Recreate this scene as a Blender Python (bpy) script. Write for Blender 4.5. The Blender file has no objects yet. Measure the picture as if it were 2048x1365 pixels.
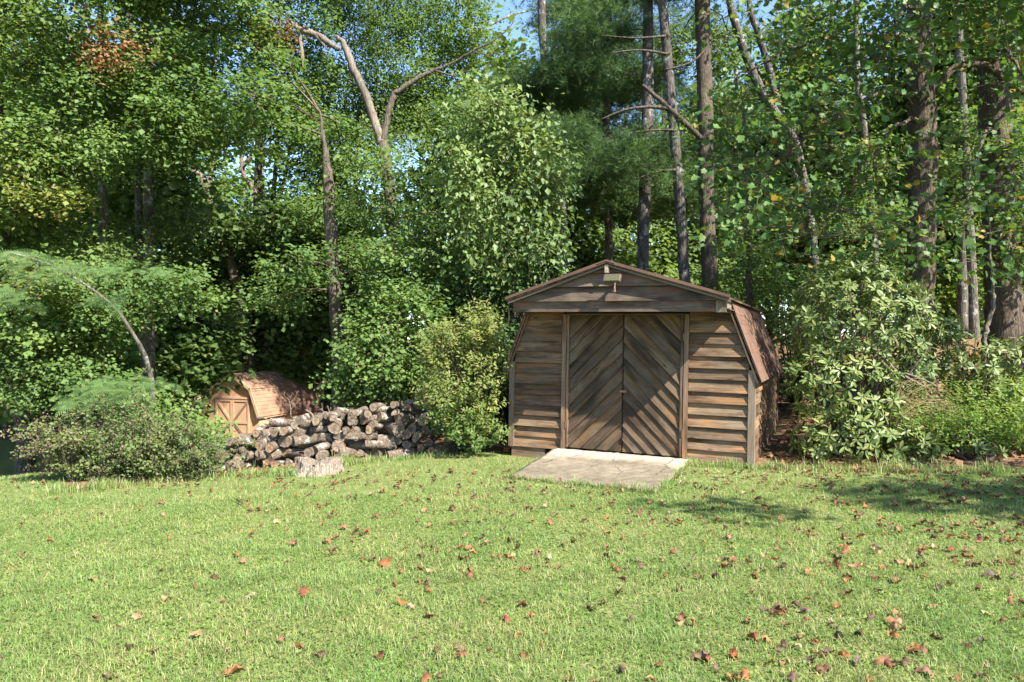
import bpy, math, random
import numpy as np
from mathutils import Vector, Matrix
R = math.radians
S = bpy.context.scene
COL = S.collection
random.seed(7)

# ------------------------------------------------------------------ camera, sky, sun, exposure
CAM_Z, F, HOR = 1.61, 1400.0, 686.0
cam = bpy.data.cameras.new('camera'); camo = bpy.data.objects.new('camera', cam); COL.objects.link(camo)
camo.location = (0, 0, CAM_Z); camo.rotation_euler = (R(90.14), 0, 0)
cam.sensor_width = 36; cam.lens = 36*F/2048; cam.clip_end = 2000; cam.clip_start = .05
S.camera = camo

SUN = Vector((0.69, -0.72, 1.0)).normalized()         # towards the sun
elev = math.asin(SUN.z); az = math.atan2(SUN.x, SUN.y)
world = bpy.data.worlds.new('World'); S.world = world; world.use_nodes = True
wn = world.node_tree; bg = wn.nodes['Background']
sky = wn.nodes.new('ShaderNodeTexSky'); sky.sky_type = 'NISHITA'; sky.sun_disc = False
sky.sun_elevation = elev; sky.sun_rotation = az; sky.air_density = 1.0; sky.dust_density = .4; sky.ozone_density = 4.0
wn.links.new(sky.outputs[0], bg.inputs[0]); bg.inputs[1].default_value = .105
sl = bpy.data.lights.new('sun', 'SUN'); slo = bpy.data.objects.new('sun', sl); COL.objects.link(slo)
sl.energy = 5.0; sl.angle = R(.55); sl.color = (1, .94, .84)
slo.rotation_euler = SUN.to_track_quat('Z', 'Y').to_euler(); slo.location = (20, -20, 30)
S.view_settings.view_transform = 'Standard'; S.view_settings.look = 'None'
S.view_settings.gamma = 1; S.view_settings.use_curve_mapping = False
S.view_settings.exposure = 1.95
S.cycles.max_bounces = 8; S.cycles.diffuse_bounces = 4; S.cycles.transmission_bounces = 4

# ------------------------------------------------------------------ basics
def sm(t):
    t = np.clip(t, 0, 1); return t*t*(3-2*t)
def terrain(x, y):
    x = np.asarray(x, float); y = np.asarray(y, float)
    z = -.028*np.clip(3.1-x, -2.5, 8)
    d = y*.8 - x*.5
    z = z - 1.75*sm((d-9.6)/12.5)*(1-sm((x-2)/5))
    z = z + 1.75*sm((y-10.5)/11)*sm((x-4.2)/4.5)
    r = np.hypot(x, y)
    z = z + .02*np.sin(x*1.3+1)*np.sin(y*1.1) + .012*np.sin(x*3.1)*np.cos(y*2.7+.5)
    return z
def at(px, py, Y):
    return np.array([(px-1024)/F*Y, Y, CAM_Z-(py-HOR)/F*Y])
def ground_at(px, py):
    Y = np.arange(1.5, 90, .01); k = (px-1024)/F; m = (py-HOR)/F
    below = (CAM_Z-m*Y) < terrain(k*Y, Y)
    i = int(np.argmax(below)) if below.any() else len(Y)-1
    return np.array([k*Y[i], Y[i], float(terrain(k*Y[i], Y[i]))])
def gz(x, y): return float(terrain(x, y))

def mk(name, V, faces=(), mats=(), smooth=False, fmat=None, uv=None):
    """faces: list of int arrays, each (n,k)."""
    me = bpy.data.meshes.new(name)
    V = np.asarray(V, np.float32)
    faces = [np.asarray(f, np.int32) for f in faces if len(f)]
    nl = sum(f.size for f in faces); npoly = sum(len(f) for f in faces)
    me.vertices.add(len(V)); me.vertices.foreach_set('co', V.ravel())
    me.loops.add(nl); me.loops.foreach_set('vertex_index', np.concatenate([f.ravel() for f in faces]))
    tot = np.concatenate([np.full(len(f), f.shape[1], np.int32) for f in faces])
    st = np.concatenate([[0], np.cumsum(tot)[:-1]]).astype(np.int32)
    me.polygons.add(npoly); me.polygons.foreach_set('loop_start', st); me.polygons.foreach_set('loop_total', tot)
    me.polygons.foreach_set('use_smooth', np.full(npoly, bool(smooth) or all(f.shape[1] == 3 for f in faces)))
    for m in (mats if isinstance(mats, (list, tuple)) else [mats]): me.materials.append(m)
    if fmat is not None: me.polygons.foreach_set('material_index', np.asarray(fmat, np.int32))
    if uv is not None:
        l = me.uv_layers.new(name='UVMap'); l.data.foreach_set('uv', np.asarray(uv, np.float32).ravel())
    me.update(calc_edges=True); me.validate()
    return me
def link(name, me, parent=None, loc=(0, 0, 0), rot=(0, 0, 0), scale=None):
    o = bpy.data.objects.new(name, me); COL.objects.link(o)
    o.location = loc; o.rotation_euler = rot
    if scale is not None: o.scale = scale
    if parent is not None: o.parent = parent
    return o
def tag(o, label=None, cat=None, group=None, kind=None):
    if label: o['label'] = label
    if cat: o['category'] = cat
    if group: o['group'] = group
    if kind: o['kind'] = kind
    return o
def empty(name, loc, rot=(0, 0, 0)):
    o = bpy.data.objects.new(name, None); COL.objects.link(o); o.location = loc; o.rotation_euler = rot
    o.empty_display_size = .2
    return o
def tube(P, rad, seg=8, rng=None, rough=0., cap=True):
    P = np.asarray(P, float); n = len(P); rad = np.asarray(rad, float)
    T = np.gradient(P, axis=0); T /= np.linalg.norm(T, axis=1)[:, None]+1e-9
    ref = np.array([0, 1., 0]) if abs(T[:, 1]).mean() < .8 else np.array([1., 0, 0])
    A = np.cross(T, ref); A /= np.linalg.norm(A, axis=1)[:, None]+1e-9
    B = np.cross(T, A)
    a = np.linspace(0, 2*np.pi, seg, endpoint=False)
    rr = rad[:, None]*np.ones((1, seg))
    if rng is not None and rough: rr = rr*(1+rough*rng.standard_normal((n, seg)))
    V = P[:, None] + rr[..., None]*(np.cos(a)[None, :, None]*A[:, None]+np.sin(a)[None, :, None]*B[:, None])
    V = V.reshape(-1, 3)
    i, j = np.meshgrid(np.arange(n-1), np.arange(seg), indexing='ij'); j2 = (j+1) % seg
    Q = np.stack([i*seg+j, i*seg+j2, (i+1)*seg+j2, (i+1)*seg+j], -1).reshape(-1, 4)
    tris = np.zeros((0, 3), int)
    if cap:
        V = np.vstack([V, P[:1], P[-1:]]); c0, c1 = n*seg, n*seg+1; k = np.arange(seg); k2 = (k+1) % seg
        tris = np.vstack([np.stack([np.full(seg, c0), k2, k], 1), np.stack([np.full(seg, c1), (n-1)*seg+k, (n-1)*seg+k2], 1)])
    return V, Q, tris
def join(parts):
    Vs, Qs, Ts, o = [], [], [], 0
    for V, Q, T in parts:
        Vs.append(V)
        if len(Q): Qs.append(np.asarray(Q)+o)
        if len(T): Ts.append(np.asarray(T)+o)
        o += len(V)
    f = []
    if Qs: f.append(np.vstack(Qs))
    if Ts: f.append(np.vstack(Ts))
    return np.vstack(Vs), f
def smooth_path(P, n):
    P = np.asarray(P, float); t = np.linspace(0, 1, len(P)); u = np.linspace(0, 1, n)
    if len(P) < 3: return np.stack([np.interp(u, t, P[:, k]) for k in range(P.shape[1])], 1)
    out = []                                              # Catmull-Rom
    for v in u*(len(P)-1):
        i = min(int(v), len(P)-2); f = v-i
        p0, p1, p2, p3 = P[max(i-1, 0)], P[i], P[i+1], P[min(i+2, len(P)-1)]
        out.append(.5*((2*p1)+(-p0+p2)*f+(2*p0-5*p1+4*p2-p3)*f*f+(-p0+3*p1-3*p2+p3)*f**3))
    return np.array(out)
def box_part(x0, x1, y0, y1, z0, z1):
    V = np.array([(x, y, z) for x in (x0, x1) for y in (y0, y1) for z in (z0, z1)], float)
    Q = np.array([(0, 1, 3, 2), (4, 6, 7, 5), (0, 4, 5, 1), (2, 3, 7, 6), (0, 2, 6, 4), (1, 5, 7, 3)])
    return V, Q, np.zeros((0, 3), int)
def box_uv(V, Q, ax):
    """ax = index of the long axis"""
    uv = []
    for q in Q:
        p = V[list(q)]; ext = p.max(0)-p.min(0); ext[ax] = -1; o = int(np.argmax(ext))
        uv += [(p[k, ax], p[k, o]) for k in range(4)]
    return uv
def box(name, dims, mat, parent=None, ax=0, bev=0):
    V, Q, T = box_part(*dims)
    o = link(name, mk(name, V, [Q], mat, uv=box_uv(V, Q, ax)), parent)
    if bev:
        m = o.modifiers.new('bevel', 'BEVEL'); m.width = bev; m.segments = 1
    return o

# ------------------------------------------------------------------ materials
def newmat(name):
    m = bpy.data.materials.new(name); m.use_nodes = True; nt = m.node_tree
    return m, nt, nt.nodes['Principled BSDF'], nt.nodes['Material Output']
def N(nt, t, **k):
    n = nt.nodes.new(t)
    for a, v in k.items():
        if a in n.inputs.keys(): n.inputs[a].default_value = v
        else: setattr(n, a, v)
    return n
def ramp(nt, stops, src, interp='LINEAR'):
    r = nt.nodes.new('ShaderNodeValToRGB'); e = r.color_ramp.elements; r.color_ramp.interpolation = interp
    while len(e) < len(stops): e.new(.5)
    for i, (p, c) in enumerate(stops):
        e[i].position = p; e[i].color = (*c, 1) if len(c) == 3 else c
    nt.links.new(src, r.inputs[0]); return r.outputs[0]
def mixc(nt, a, b, fac, mode='MIX'):
    m = nt.nodes.new('ShaderNodeMix'); m.data_type = 'RGBA'; m.blend_type = mode
    for v, s in ((a, m.inputs[6]), (b, m.inputs[7]), (fac, m.inputs[0])):
        if isinstance(v, (int, float)): s.default_value = v
        elif isinstance(v, tuple): s.default_value = (*v, 1)
        else: nt.links.new(v, s)
    return m.outputs[2]
def noise(nt, vec, scale, detail=4, rough=.55, dist=0):
    n = N(nt, 'ShaderNodeTexNoise'); n.inputs['Scale'].default_value = scale; n.inputs['Detail'].default_value = detail
    n.inputs['Roughness'].default_value = rough; n.inputs['Distortion'].default_value = dist
    if vec is not None: nt.links.new(vec, n.inputs['Vector'])
    return n.outputs[0]
def mapped(nt, src, scale=(1, 1, 1), loc=None):
    m = N(nt, 'ShaderNodeMapping'); m.inputs['Scale'].default_value = scale
    nt.links.new(src, m.inputs['Vector'])
    if loc is not None: nt.links.new(loc, m.inputs['Location'])
    return m.outputs[0]
def bump(nt, h, bsdf, strength=.5, dist=.01):
    b = N(nt, 'ShaderNodeBump'); b.inputs['Strength'].default_value = strength; b.inputs['Distance'].default_value = dist
    nt.links.new(h, b.inputs['Height']); nt.links.new(b.outputs[0], bsdf.inputs['Normal'])

def leaf_mat(name, cols, transl=.35, tcol=(1.2, 1.2, .6), rough=.55, spec=.2, patch=None):
    m, nt, b, out = newmat(name)
    g = N(nt, 'ShaderNodeNewGeometry')
    c = ramp(nt, [(i/(len(cols)-1) if len(cols) > 1 else 0, k) for i, k in enumerate(cols)], g.outputs['Random Per Island'])
    nz = noise(nt, g.outputs['Position'], .55, 2)
    v = ramp(nt, [(.3, (.72, .78, .75)), (.7, (1.28, 1.2, 1.1))], nz)
    c = mixc(nt, c, v, 1., 'MULTIPLY')
    if patch:
        c = mixc(nt, c, patch[0], ramp(nt, [(patch[1], (0, 0, 0)), (patch[1]+.06, (1, 1, 1))], noise(nt, g.outputs['Position'], patch[2], 2)))
    nt.links.new(c, b.inputs['Base Color']); b.inputs['Roughness'].default_value = rough
    b.inputs['Specular IOR Level'].default_value = spec
    tr = N(nt, 'ShaderNodeBsdfTranslucent'); nt.links.new(mixc(nt, c, tcol, 1., 'MULTIPLY'), tr.inputs[0])
    mx = N(nt, 'ShaderNodeMixShader'); mx.inputs[0].default_value = transl
    nt.links.new(b.outputs[0], mx.inputs[1]); nt.links.new(tr.outputs[0], mx.inputs[2]); nt.links.new(mx.outputs[0], out.inputs[0])
    return m

def wood_mat(name, dark, mid, light, grain=26, greypatch=.5, warm=(.28, .14, .055), val=(.58, 1.28)):
    """boards: uv u = along, v = across, in metres"""
    m, nt, b, out = newmat(name)
    uv = N(nt, 'ShaderNodeUVMap'); oi = N(nt, 'ShaderNodeObjectInfo')
    cmb = N(nt, 'ShaderNodeCombineXYZ')
    for k, f in enumerate((37., 91., 13.)):
        mm = N(nt, 'ShaderNodeMath', operation='MULTIPLY'); nt.links.new(oi.outputs['Random'], mm.inputs[0]); mm.inputs[1].default_value = f
        nt.links.new(mm.outputs[0], cmb.inputs[k])
    base = mapped(nt, uv.outputs[0], (1, 1, 1), cmb.outputs[0])
    g1 = noise(nt, mapped(nt, base, (1.3, grain, 1)), 2.2, 6, .65, .6)
    g2 = noise(nt, mapped(nt, base, (.7, 5, 1)), 1.6, 3, .5, .3)
    g3 = noise(nt, base, 3.2, 4, .6)
    c = ramp(nt, [(.28, dark), (.5, mid), (.72, light)], g1)
    c = mixc(nt, c, warm, ramp(nt, [(.5, (0, 0, 0)), (.68, (.75, .75, .75))], g2))
    c = mixc(nt, c, (.155, .12, .078), ramp(nt, [(greypatch, (0, 0, 0)), (greypatch+.2, (.7, .7, .7))], g3))
    dk = ramp(nt, [(.34, (.34, .31, .28)), (.52, (1, 1, 1))], noise(nt, mapped(nt, base, (.5, 2.2, 1)), 2.3, 4, .6))
    c = mixc(nt, c, dk, 1., 'MULTIPLY')
    kn = N(nt, 'ShaderNodeTexVoronoi'); kn.inputs['Scale'].default_value = 1.0
    nt.links.new(mapped(nt, base, (2.1, 6.5, 1)), kn.inputs['Vector'])
    c = mixc(nt, (.045, .025, .015), c, ramp(nt, [(.05, (.1, .1, .1)), (.12, (1, 1, 1))], kn.outputs['Distance']))
    vr = N(nt, 'ShaderNodeMapRange'); vr.inputs[3].default_value = val[0]; vr.inputs[4].default_value = val[1]
    nt.links.new(oi.outputs['Random'], vr.inputs[0])
    mm = N(nt, 'ShaderNodeVectorMath', operation='SCALE'); nt.links.new(c, mm.inputs[0]); nt.links.new(vr.outputs[0], mm.inputs['Scale'])
    nt.links.new(mm.outputs[0], b.inputs['Base Color']); b.inputs['Roughness'].default_value = .82
    b.inputs['Specular IOR Level'].default_value = .25
    bump(nt, g1, b, .55, .004)
    return m

def bark_mat(name, cols, sc=(7, 7, 1.1), bs=1., lichen=None, rad=.03):
    m, nt, b, out = newmat(name)
    tc = N(nt, 'ShaderNodeTexCoord'); oi = N(nt, 'ShaderNodeObjectInfo')
    p = mapped(nt, tc.outputs['Object'], sc)
    n1 = noise(nt, p, 2.6, 6, .68, .7); n2 = noise(nt, tc.outputs['Object'], 1.1, 3)
    vo = N(nt, 'ShaderNodeTexVoronoi', feature='DISTANCE_TO_EDGE'); vo.inputs['Scale'].default_value = 3.4
    nt.links.new(mapped(nt, tc.outputs['Object'], (sc[0], sc[1], sc[2]*.8)), vo.inputs['Vector'])
    c = ramp(nt, [(.25, cols[0]), (.5, cols[1]), (.75, cols[2])], n1)
    c = mixc(nt, c, (.55, .5, .45), ramp(nt, [(.0, (1, 1, 1)), (.12, (0, 0, 0))], vo.outputs['Distance']), 'MULTIPLY')
    c = mixc(nt, c, ramp(nt, [(.3, (.55, .56, .56)), (.7, (.95, .95, .94))], n2), 1., 'MULTIPLY')
    if lichen:
        l = noise(nt, tc.outputs['Object'], 5.5, 5, .7)
        c = mixc(nt, c, lichen, ramp(nt, [(.56, (0, 0, 0)), (.62, (1, 1, 1))], l))
    nt.links.new(c, b.inputs['Base Color']); b.inputs['Roughness'].default_value = .9; b.inputs['Specular IOR Level'].default_value = .2
    h = N(nt, 'ShaderNodeMath', operation='ADD'); nt.links.new(n1, h.inputs[0])
    mm = N(nt, 'ShaderNodeMath', operation='MINIMUM'); nt.links.new(vo.outputs['Distance'], mm.inputs[0]); mm.inputs[1].default_value = .25
    nt.links.new(mm.outputs[0], h.inputs[1]); bump(nt, h.outputs[0], b, bs, rad)
    return m

def simple(name, col, rough=.7, metal=0, spec=.3, var=0., sc=6):
    m, nt, b, out = newmat(name)
    b.inputs['Roughness'].default_value = rough; b.inputs['Metallic'].default_value = metal; b.inputs['Specular IOR Level'].default_value = spec
    if var:
        tc = N(nt, 'ShaderNodeTexCoord'); n = noise(nt, tc.outputs['Object'], sc, 5, .6)
        c = ramp(nt, [(.25, tuple(x*(1-var) for x in col)), (.75, tuple(min(1, x*(1+var)) for x in col))], n)
        nt.links.new(c, b.inputs['Base Color']); bump(nt, n, b, .25, .01)
    else: b.inputs['Base Color'].default_value = (*col, 1)
    return m

M = {}
M['maple'] = leaf_mat('maple_leaf', [(.08, .145, .04), (.105, .175, .05), (.125, .195, .06), (.085, .155, .045), (.15, .205, .07)], .48)
M['maple_light'] = leaf_mat('light_leaf', [(.105, .175, .05), (.135, .21, .06), (.16, .22, .07), (.11, .185, .055)], .48)
M['yellowing'] = leaf_mat('yellowing_leaf', [(.13, .18, .045), (.17, .19, .05), (.1, .16, .04), (.2, .16, .06)], .4)
M['rusty'] = leaf_mat('rusty_leaf', [(.22, .09, .05), (.16, .14, .045), (.28, .11, .07), (.12, .15, .04)], .35, (1.1, .9, .7))
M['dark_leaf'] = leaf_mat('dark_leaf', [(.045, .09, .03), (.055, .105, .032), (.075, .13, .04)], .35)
M['pear'] = leaf_mat('pear_leaf', [(.12, .19, .06), (.15, .22, .08), (.18, .24, .095), (.1, .17, .055), (.2, .25, .115)], .42, rough=.5, spec=.25)
M['poplar'] = leaf_mat('poplar_leaf', [(.05, .115, .028), (.07, .145, .035), (.09, .165, .04), (.06, .13, .03), (.075, .15, .035), (.05, .11, .03), (.07, .14, .035), (.06, .125, .03), (.1, .16, .035), (.085, .15, .035), (.3, .2, .045)], .36, rough=.5, spec=.25)
M['rhodo'] = leaf_mat('rhododendron_leaf', [(.075, .12, .033), (.105, .15, .043), (.135, .18, .057), (.085, .13, .036), (.115, .16, .046), (.2, .2, .07)], .24, rough=.46, spec=.3)
M['golden'] = leaf_mat('golden_leaf', [(.16, .21, .05), (.21, .235, .075), (.13, .19, .045), (.24, .215, .09), (.15, .205, .05)], .42)
M['wild'] = leaf_mat('wild_shrub_leaf', [(.11, .175, .055), (.14, .2, .065), (.095, .16, .05), (.17, .17, .09), (.15, .225, .065)], .46)
M['purple'] = leaf_mat('purple_seed_leaf', [(.13, .08, .07), (.18, .12, .09), (.1, .065, .065), (.2, .15, .1)], .25, (1.1, .9, .8))
M['mimosa'] = leaf_mat('mimosa_leaf', [(.1, .175, .06), (.125, .2, .07), (.085, .155, .055), (.15, .215, .075)], .4, (1.1, 1.2, .8))
M['pine'] = leaf_mat('pine_needle', [(.05, .1, .035), (.07, .13, .045), (.095, .16, .055), (.06, .115, .04)], .35)
M['weed'] = leaf_mat('weed_leaf', [(.13, .22, .045), (.17, .25, .055), (.1, .18, .04), (.2, .22, .07)], .45)
M['dry'] = leaf_mat('dry_grass', [(.28, .19, .09), (.22, .14, .07), (.34, .25, .13)], .3, (1, .95, .8))
M['bark_grey'] = bark_mat('grey_bark', [(.075, .06, .05), (.15, .13, .11), (.24, .215, .19)], (6, 6, 1.1), lichen=(.27, .28, .25))
M['bark_brown'] = bark_mat('brown_bark', [(.06, .047, .037), (.12, .096, .076), (.19, .16, .13)], (6, 6, 1.0))
M['bark_ridged'] = bark_mat('ridged_bark', [(.07, .05, .037), (.18, .14, .105), (.28, .225, .17)], (13, 13, 1.5), 1.4, rad=.04)
M['bark_pine'] = bark_mat('pine_bark', [(.05, .042, .04), (.11, .095, .085), (.18, .16, .145)], (6, 6, 1.6), lichen=(.22, .23, .21))
M['dead'] = bark_mat('dead_wood', [(.11, .085, .065), (.215, .175, .14), (.32, .275, .23)], (9, 9, 1.0), .6)
M['twig'] = bark_mat('twig', [(.09, .065, .045), (.16, .12, .09), (.22, .18, .14)], (5, 5, 1))
M['siding'] = wood_mat('weathered_siding', (.042, .027, .018), (.13, .08, .045), (.24, .16, .094))
M['fascia'] = wood_mat('weathered_fascia', (.04, .028, .022), (.1, .068, .05), (.165, .122, .09), warm=(.15, .068, .038), greypatch=.48)
M['plank'] = wood_mat('door_plank', (.042, .028, .018), (.092, .062, .037), (.155, .107, .064), warm=(.17, .095, .036), val=(.6, 1.2), grain=18)
M['trimwood'] = wood_mat('trim_wood', (.06, .04, .028), (.14, .09, .06), (.22, .155, .1), val=(.85, 1.15))
M['palewood'] = wood_mat('pale_wood', (.17, .14, .095), (.25, .21, .15), (.33, .28, .2), greypatch=.6, warm=(.36, .28, .17), val=(.95, 1.1))
M['greywood'] = wood_mat('grey_post_wood', (.07, .055, .042), (.135, .105, .078), (.21, .17, .125), warm=(.2, .125, .07))

def shingle_mat(name, c0, c1, c2):
    m, nt, b, out = newmat(name)
    oi = N(nt, 'ShaderNodeObjectInfo'); tc = N(nt, 'ShaderNodeTexCoord'); g = N(nt, 'ShaderNodeNewGeometry')
    c = ramp(nt, [(0, c0), (.5, c1), (1, c2)], oi.outputs['Random'])
    n = noise(nt, g.outputs['Position'], 160, 3, .7); n2 = noise(nt, g.outputs['Position'], 2.4, 4, .6)
    c = mixc(nt, c, ramp(nt, [(.3, (.6, .6, .6)), (.7, (1.35, 1.3, 1.28))], n), 1., 'MULTIPLY')
    c = mixc(nt, c, ramp(nt, [(.35, (.75, .78, .78)), (.65, (1.15, 1.1, 1.08))], n2), 1., 'MULTIPLY')
    nt.links.new(c, b.inputs['Base Color']); b.inputs['Roughness'].default_value = .95; b.inputs['Specular IOR Level'].default_value = .15
    bump(nt, n, b, .4, .003)
    return m
M['shingle'] = shingle_mat('brown_shingle', (.11, .068, .049), (.118, .073, .053), (.128, .08, .059))
M['tan_shingle'] = shingle_mat('tan_shingle', (.25, .152, .103), (.27, .168, .115), (.29, .183, .128))
M['tan_paint'] = simple('tan_painted_siding', (.44, .26, .16), .7, var=.12, sc=5)
M['tan_trim'] = simple('tan_trim', (.42, .25, .16), .65, var=.12, sc=9)
M['brown_trim'] = simple('brown_trim', (.17, .11, .08), .7, var=.15, sc=9)
M['metal'] = simple('rusty_metal', (.12, .08, .055), .6, .4, var=.3, sc=30)
M['lamp_body'] = simple('lamp_housing', (.075, .055, .042), .5, 0, .4, var=.1, sc=20)
M['lamp_lens'] = simple('lamp_lens', (.075, .072, .035), .45, 0, .25)
M['dark'] = simple('shed_dark', (.03, .025, .02), .9)

def concrete():
    m, nt, b, out = newmat('ramp_concrete')
    tc = N(nt, 'ShaderNodeTexCoord'); o = tc.outputs['Object']
    n1 = noise(nt, o, 1.6, 6, .65, .3); n2 = noise(nt, o, 70, 4, .7); n3 = noise(nt, o, 9, 5, .7)
    c = ramp(nt, [(.32, (.125, .105, .078)), (.52, (.18, .153, .116)), (.72, (.245, .21, .16))], n1)
    sp = N(nt, 'ShaderNodeSeparateXYZ'); rt = N(nt, 'ShaderNodeMapping'); rt.inputs['Rotation'].default_value = (0, 0, R(25)); nt.links.new(o, rt.inputs[0]); nt.links.new(rt.outputs[0], sp.inputs[0])
    ad = N(nt, 'ShaderNodeMath', operation='MULTIPLY_ADD'); nt.links.new(n1, ad.inputs[0]); ad.inputs[1].default_value = .9; nt.links.new(sp.outputs[1], ad.inputs[2])
    c = mixc(nt, c, (.4, .355, .285), ramp(nt, [(.62, (0, 0, 0)), (.95, (.9, .9, .9))], ad.outputs[0]))     # paler strip towards the doors
    c = mixc(nt, c, ramp(nt, [(.3, (.68, .66, .62)), (.65, (1.12, 1.1, 1.08))], n2), 1., 'MULTIPLY')
    c = mixc(nt, c, ramp(nt, [(.35, (.72, .7, .66)), (.6, (1.05, 1.05, 1.03))], n3), 1., 'MULTIPLY')
    vo = N(nt, 'ShaderNodeTexVoronoi', feature='DISTANCE_TO_EDGE'); vo.inputs['Scale'].default_value = .75
    wv = N(nt, 'ShaderNodeVectorMath', operation='MULTIPLY_ADD'); nz = N(nt, 'ShaderNodeTexNoise'); nz.inputs['Scale'].default_value = 4; nt.links.new(o, nz.inputs[0]); nt.links.new(nz.outputs[1], wv.inputs[0]); wv.inputs[1].default_value = (.25, .25, 0); nt.links.new(o, wv.inputs[2]); nt.links.new(wv.outputs[0], vo.inputs['Vector'])
    c = mixc(nt, (.06, .05, .04), c, ramp(nt, [(.002, (.15, .15, .15)), (.007, (1, 1, 1))], vo.outputs['Distance']))
    nt.links.new(c, b.inputs['Base Color']); b.inputs['Roughness'].default_value = .92; b.inputs['Specular IOR Level'].default_value = .2
    bump(nt, n2, b, .5, .004); return m
M['concrete'] = concrete()

def end_mat():
    m, nt, b, out = newmat('log_cut_face')
    uv = N(nt, 'ShaderNodeUVMap'); oi = N(nt, 'ShaderNodeObjectInfo')
    ln = N(nt, 'ShaderNodeVectorMath', operation='LENGTH'); nt.links.new(uv.outputs[0], ln.inputs[0])
    cmb = N(nt, 'ShaderNodeCombineXYZ'); mm = N(nt, 'ShaderNodeMath', operation='MULTIPLY'); nt.links.new(oi.outputs['Random'], mm.inputs[0]); mm.inputs[1].default_value = 50
    nt.links.new(mm.outputs[0], cmb.inputs[0]); nt.links.new(mm.outputs[0], cmb.inputs[1])
    p = mapped(nt, uv.outputs[0], (1, 1, 1), cmb.outputs[0])
    n = noise(nt, p, 2.2, 5, .65); n2 = noise(nt, p, 9, 4, .6)
    w = N(nt, 'ShaderNodeMath', operation='MULTIPLY_ADD'); nt.links.new(n, w.inputs[0]); w.inputs[1].default_value = .35; nt.links.new(ln.outputs['Value'], w.inputs[2])
    s = N(nt, 'ShaderNodeMath', operation='SINE'); m3 = N(nt, 'ShaderNodeMath', operation='MULTIPLY'); nt.links.new(w.outputs[0], m3.inputs[0]); m3.inputs[1].default_value = 55
    nt.links.new(m3.outputs[0], s.inputs[0])
    c = ramp(nt, [(.3, (.065, .05, .04)), (.5, (.17, .13, .095)), (.72, (.28, .215, .15))], n)
    c = mixc(nt, c, (.1, .085, .07), ramp(nt, [(.4, (0, 0, 0)), (1, (.5, .5, .5))], s.outputs[0]))
    c = mixc(nt, c, ramp(nt, [(0, (.3, .29, .28)), (.45, (.75, .74, .72)), (.8, (1.2, 1.15, 1.05))], w.outputs[0]), .8, 'MULTIPLY')
    dv = N(nt, 'ShaderNodeVectorMath', operation='NORMALIZE'); nt.links.new(uv.outputs[0], dv.inputs[0])
    av = N(nt, 'ShaderNodeVectorMath', operation='ADD'); nt.links.new(dv.outputs[0], av.inputs[0]); nt.links.new(cmb.outputs[0], av.inputs[1])
    cr = noise(nt, av.outputs[0], 3.5, 2)
    c = mixc(nt, c, ramp(nt, [(.46, (1, 1, 1)), (.495, (.25, .23, .22)), (.53, (1, 1, 1))], cr), .85, 'MULTIPLY')
    vr = ramp(nt, [(0, (.6, .6, .62)), (.8, (1.05, 1.03, 1)), (1, (1.35, 1.1, .82))], oi.outputs['Random'])
    c = mixc(nt, c, vr, 1., 'MULTIPLY')
    nt.links.new(c, b.inputs['Base Color']); b.inputs['Roughness'].default_value = .9; bump(nt, n2, b, .5, .01); return m
M['log_end'] = end_mat()
M['log_bark'] = bark_mat('log_bark', [(.06, .044, .032), (.17, .13, .098), (.31, .26, .21)], (11, 11, 5), 1.2, lichen=(.36, .34, .29), rad=.02)
M['stump'] = bark_mat('stump_wood', [(.12, .09, .065), (.3, .24, .19), (.44, .38, .32)], (11, 11, 1.0), 1., rad=.03)

def fallen_mat(single):
    m, nt, b, out = newmat('single_fallen_leaf' if single else 'fallen_leaf')
    oi = N(nt, 'ShaderNodeObjectInfo'); g = N(nt, 'ShaderNodeNewGeometry')
    if single: c = oi.outputs['Color']
    else: c = ramp(nt, [(0, (.09, .048, .032)), (.25, (.16, .072, .04)), (.45, (.11, .065, .045)), (.65, (.26, .1, .038)), (.85, (.2, .12, .065)), (1, (.32, .22, .13))], g.outputs['Random Per Island'])
    n = noise(nt, g.outputs['Position'], 45, 3)
    c = mixc(nt, c, ramp(nt, [(.3, (.6, .55, .5)), (.7, (1.25, 1.2, 1.15))], n), 1., 'MULTIPLY')
    nt.links.new(c, b.inputs['Base Color']); b.inputs['Roughness'].default_value = .65; b.inputs['Specular IOR Level'].default_value = .25
    tr = N(nt, 'ShaderNodeBsdfTranslucent'); nt.links.new(c, tr.inputs[0]); mx = N(nt, 'ShaderNodeMixShader'); mx.inputs[0].default_value = .2
    nt.links.new(b.outputs[0], mx.inputs[1]); nt.links.new(tr.outputs[0], mx.inputs[2]); nt.links.new(mx.outputs[0], out.inputs[0])
    return m
M['fallen'] = fallen_mat(False); M['fallen1'] = fallen_mat(True)

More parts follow.
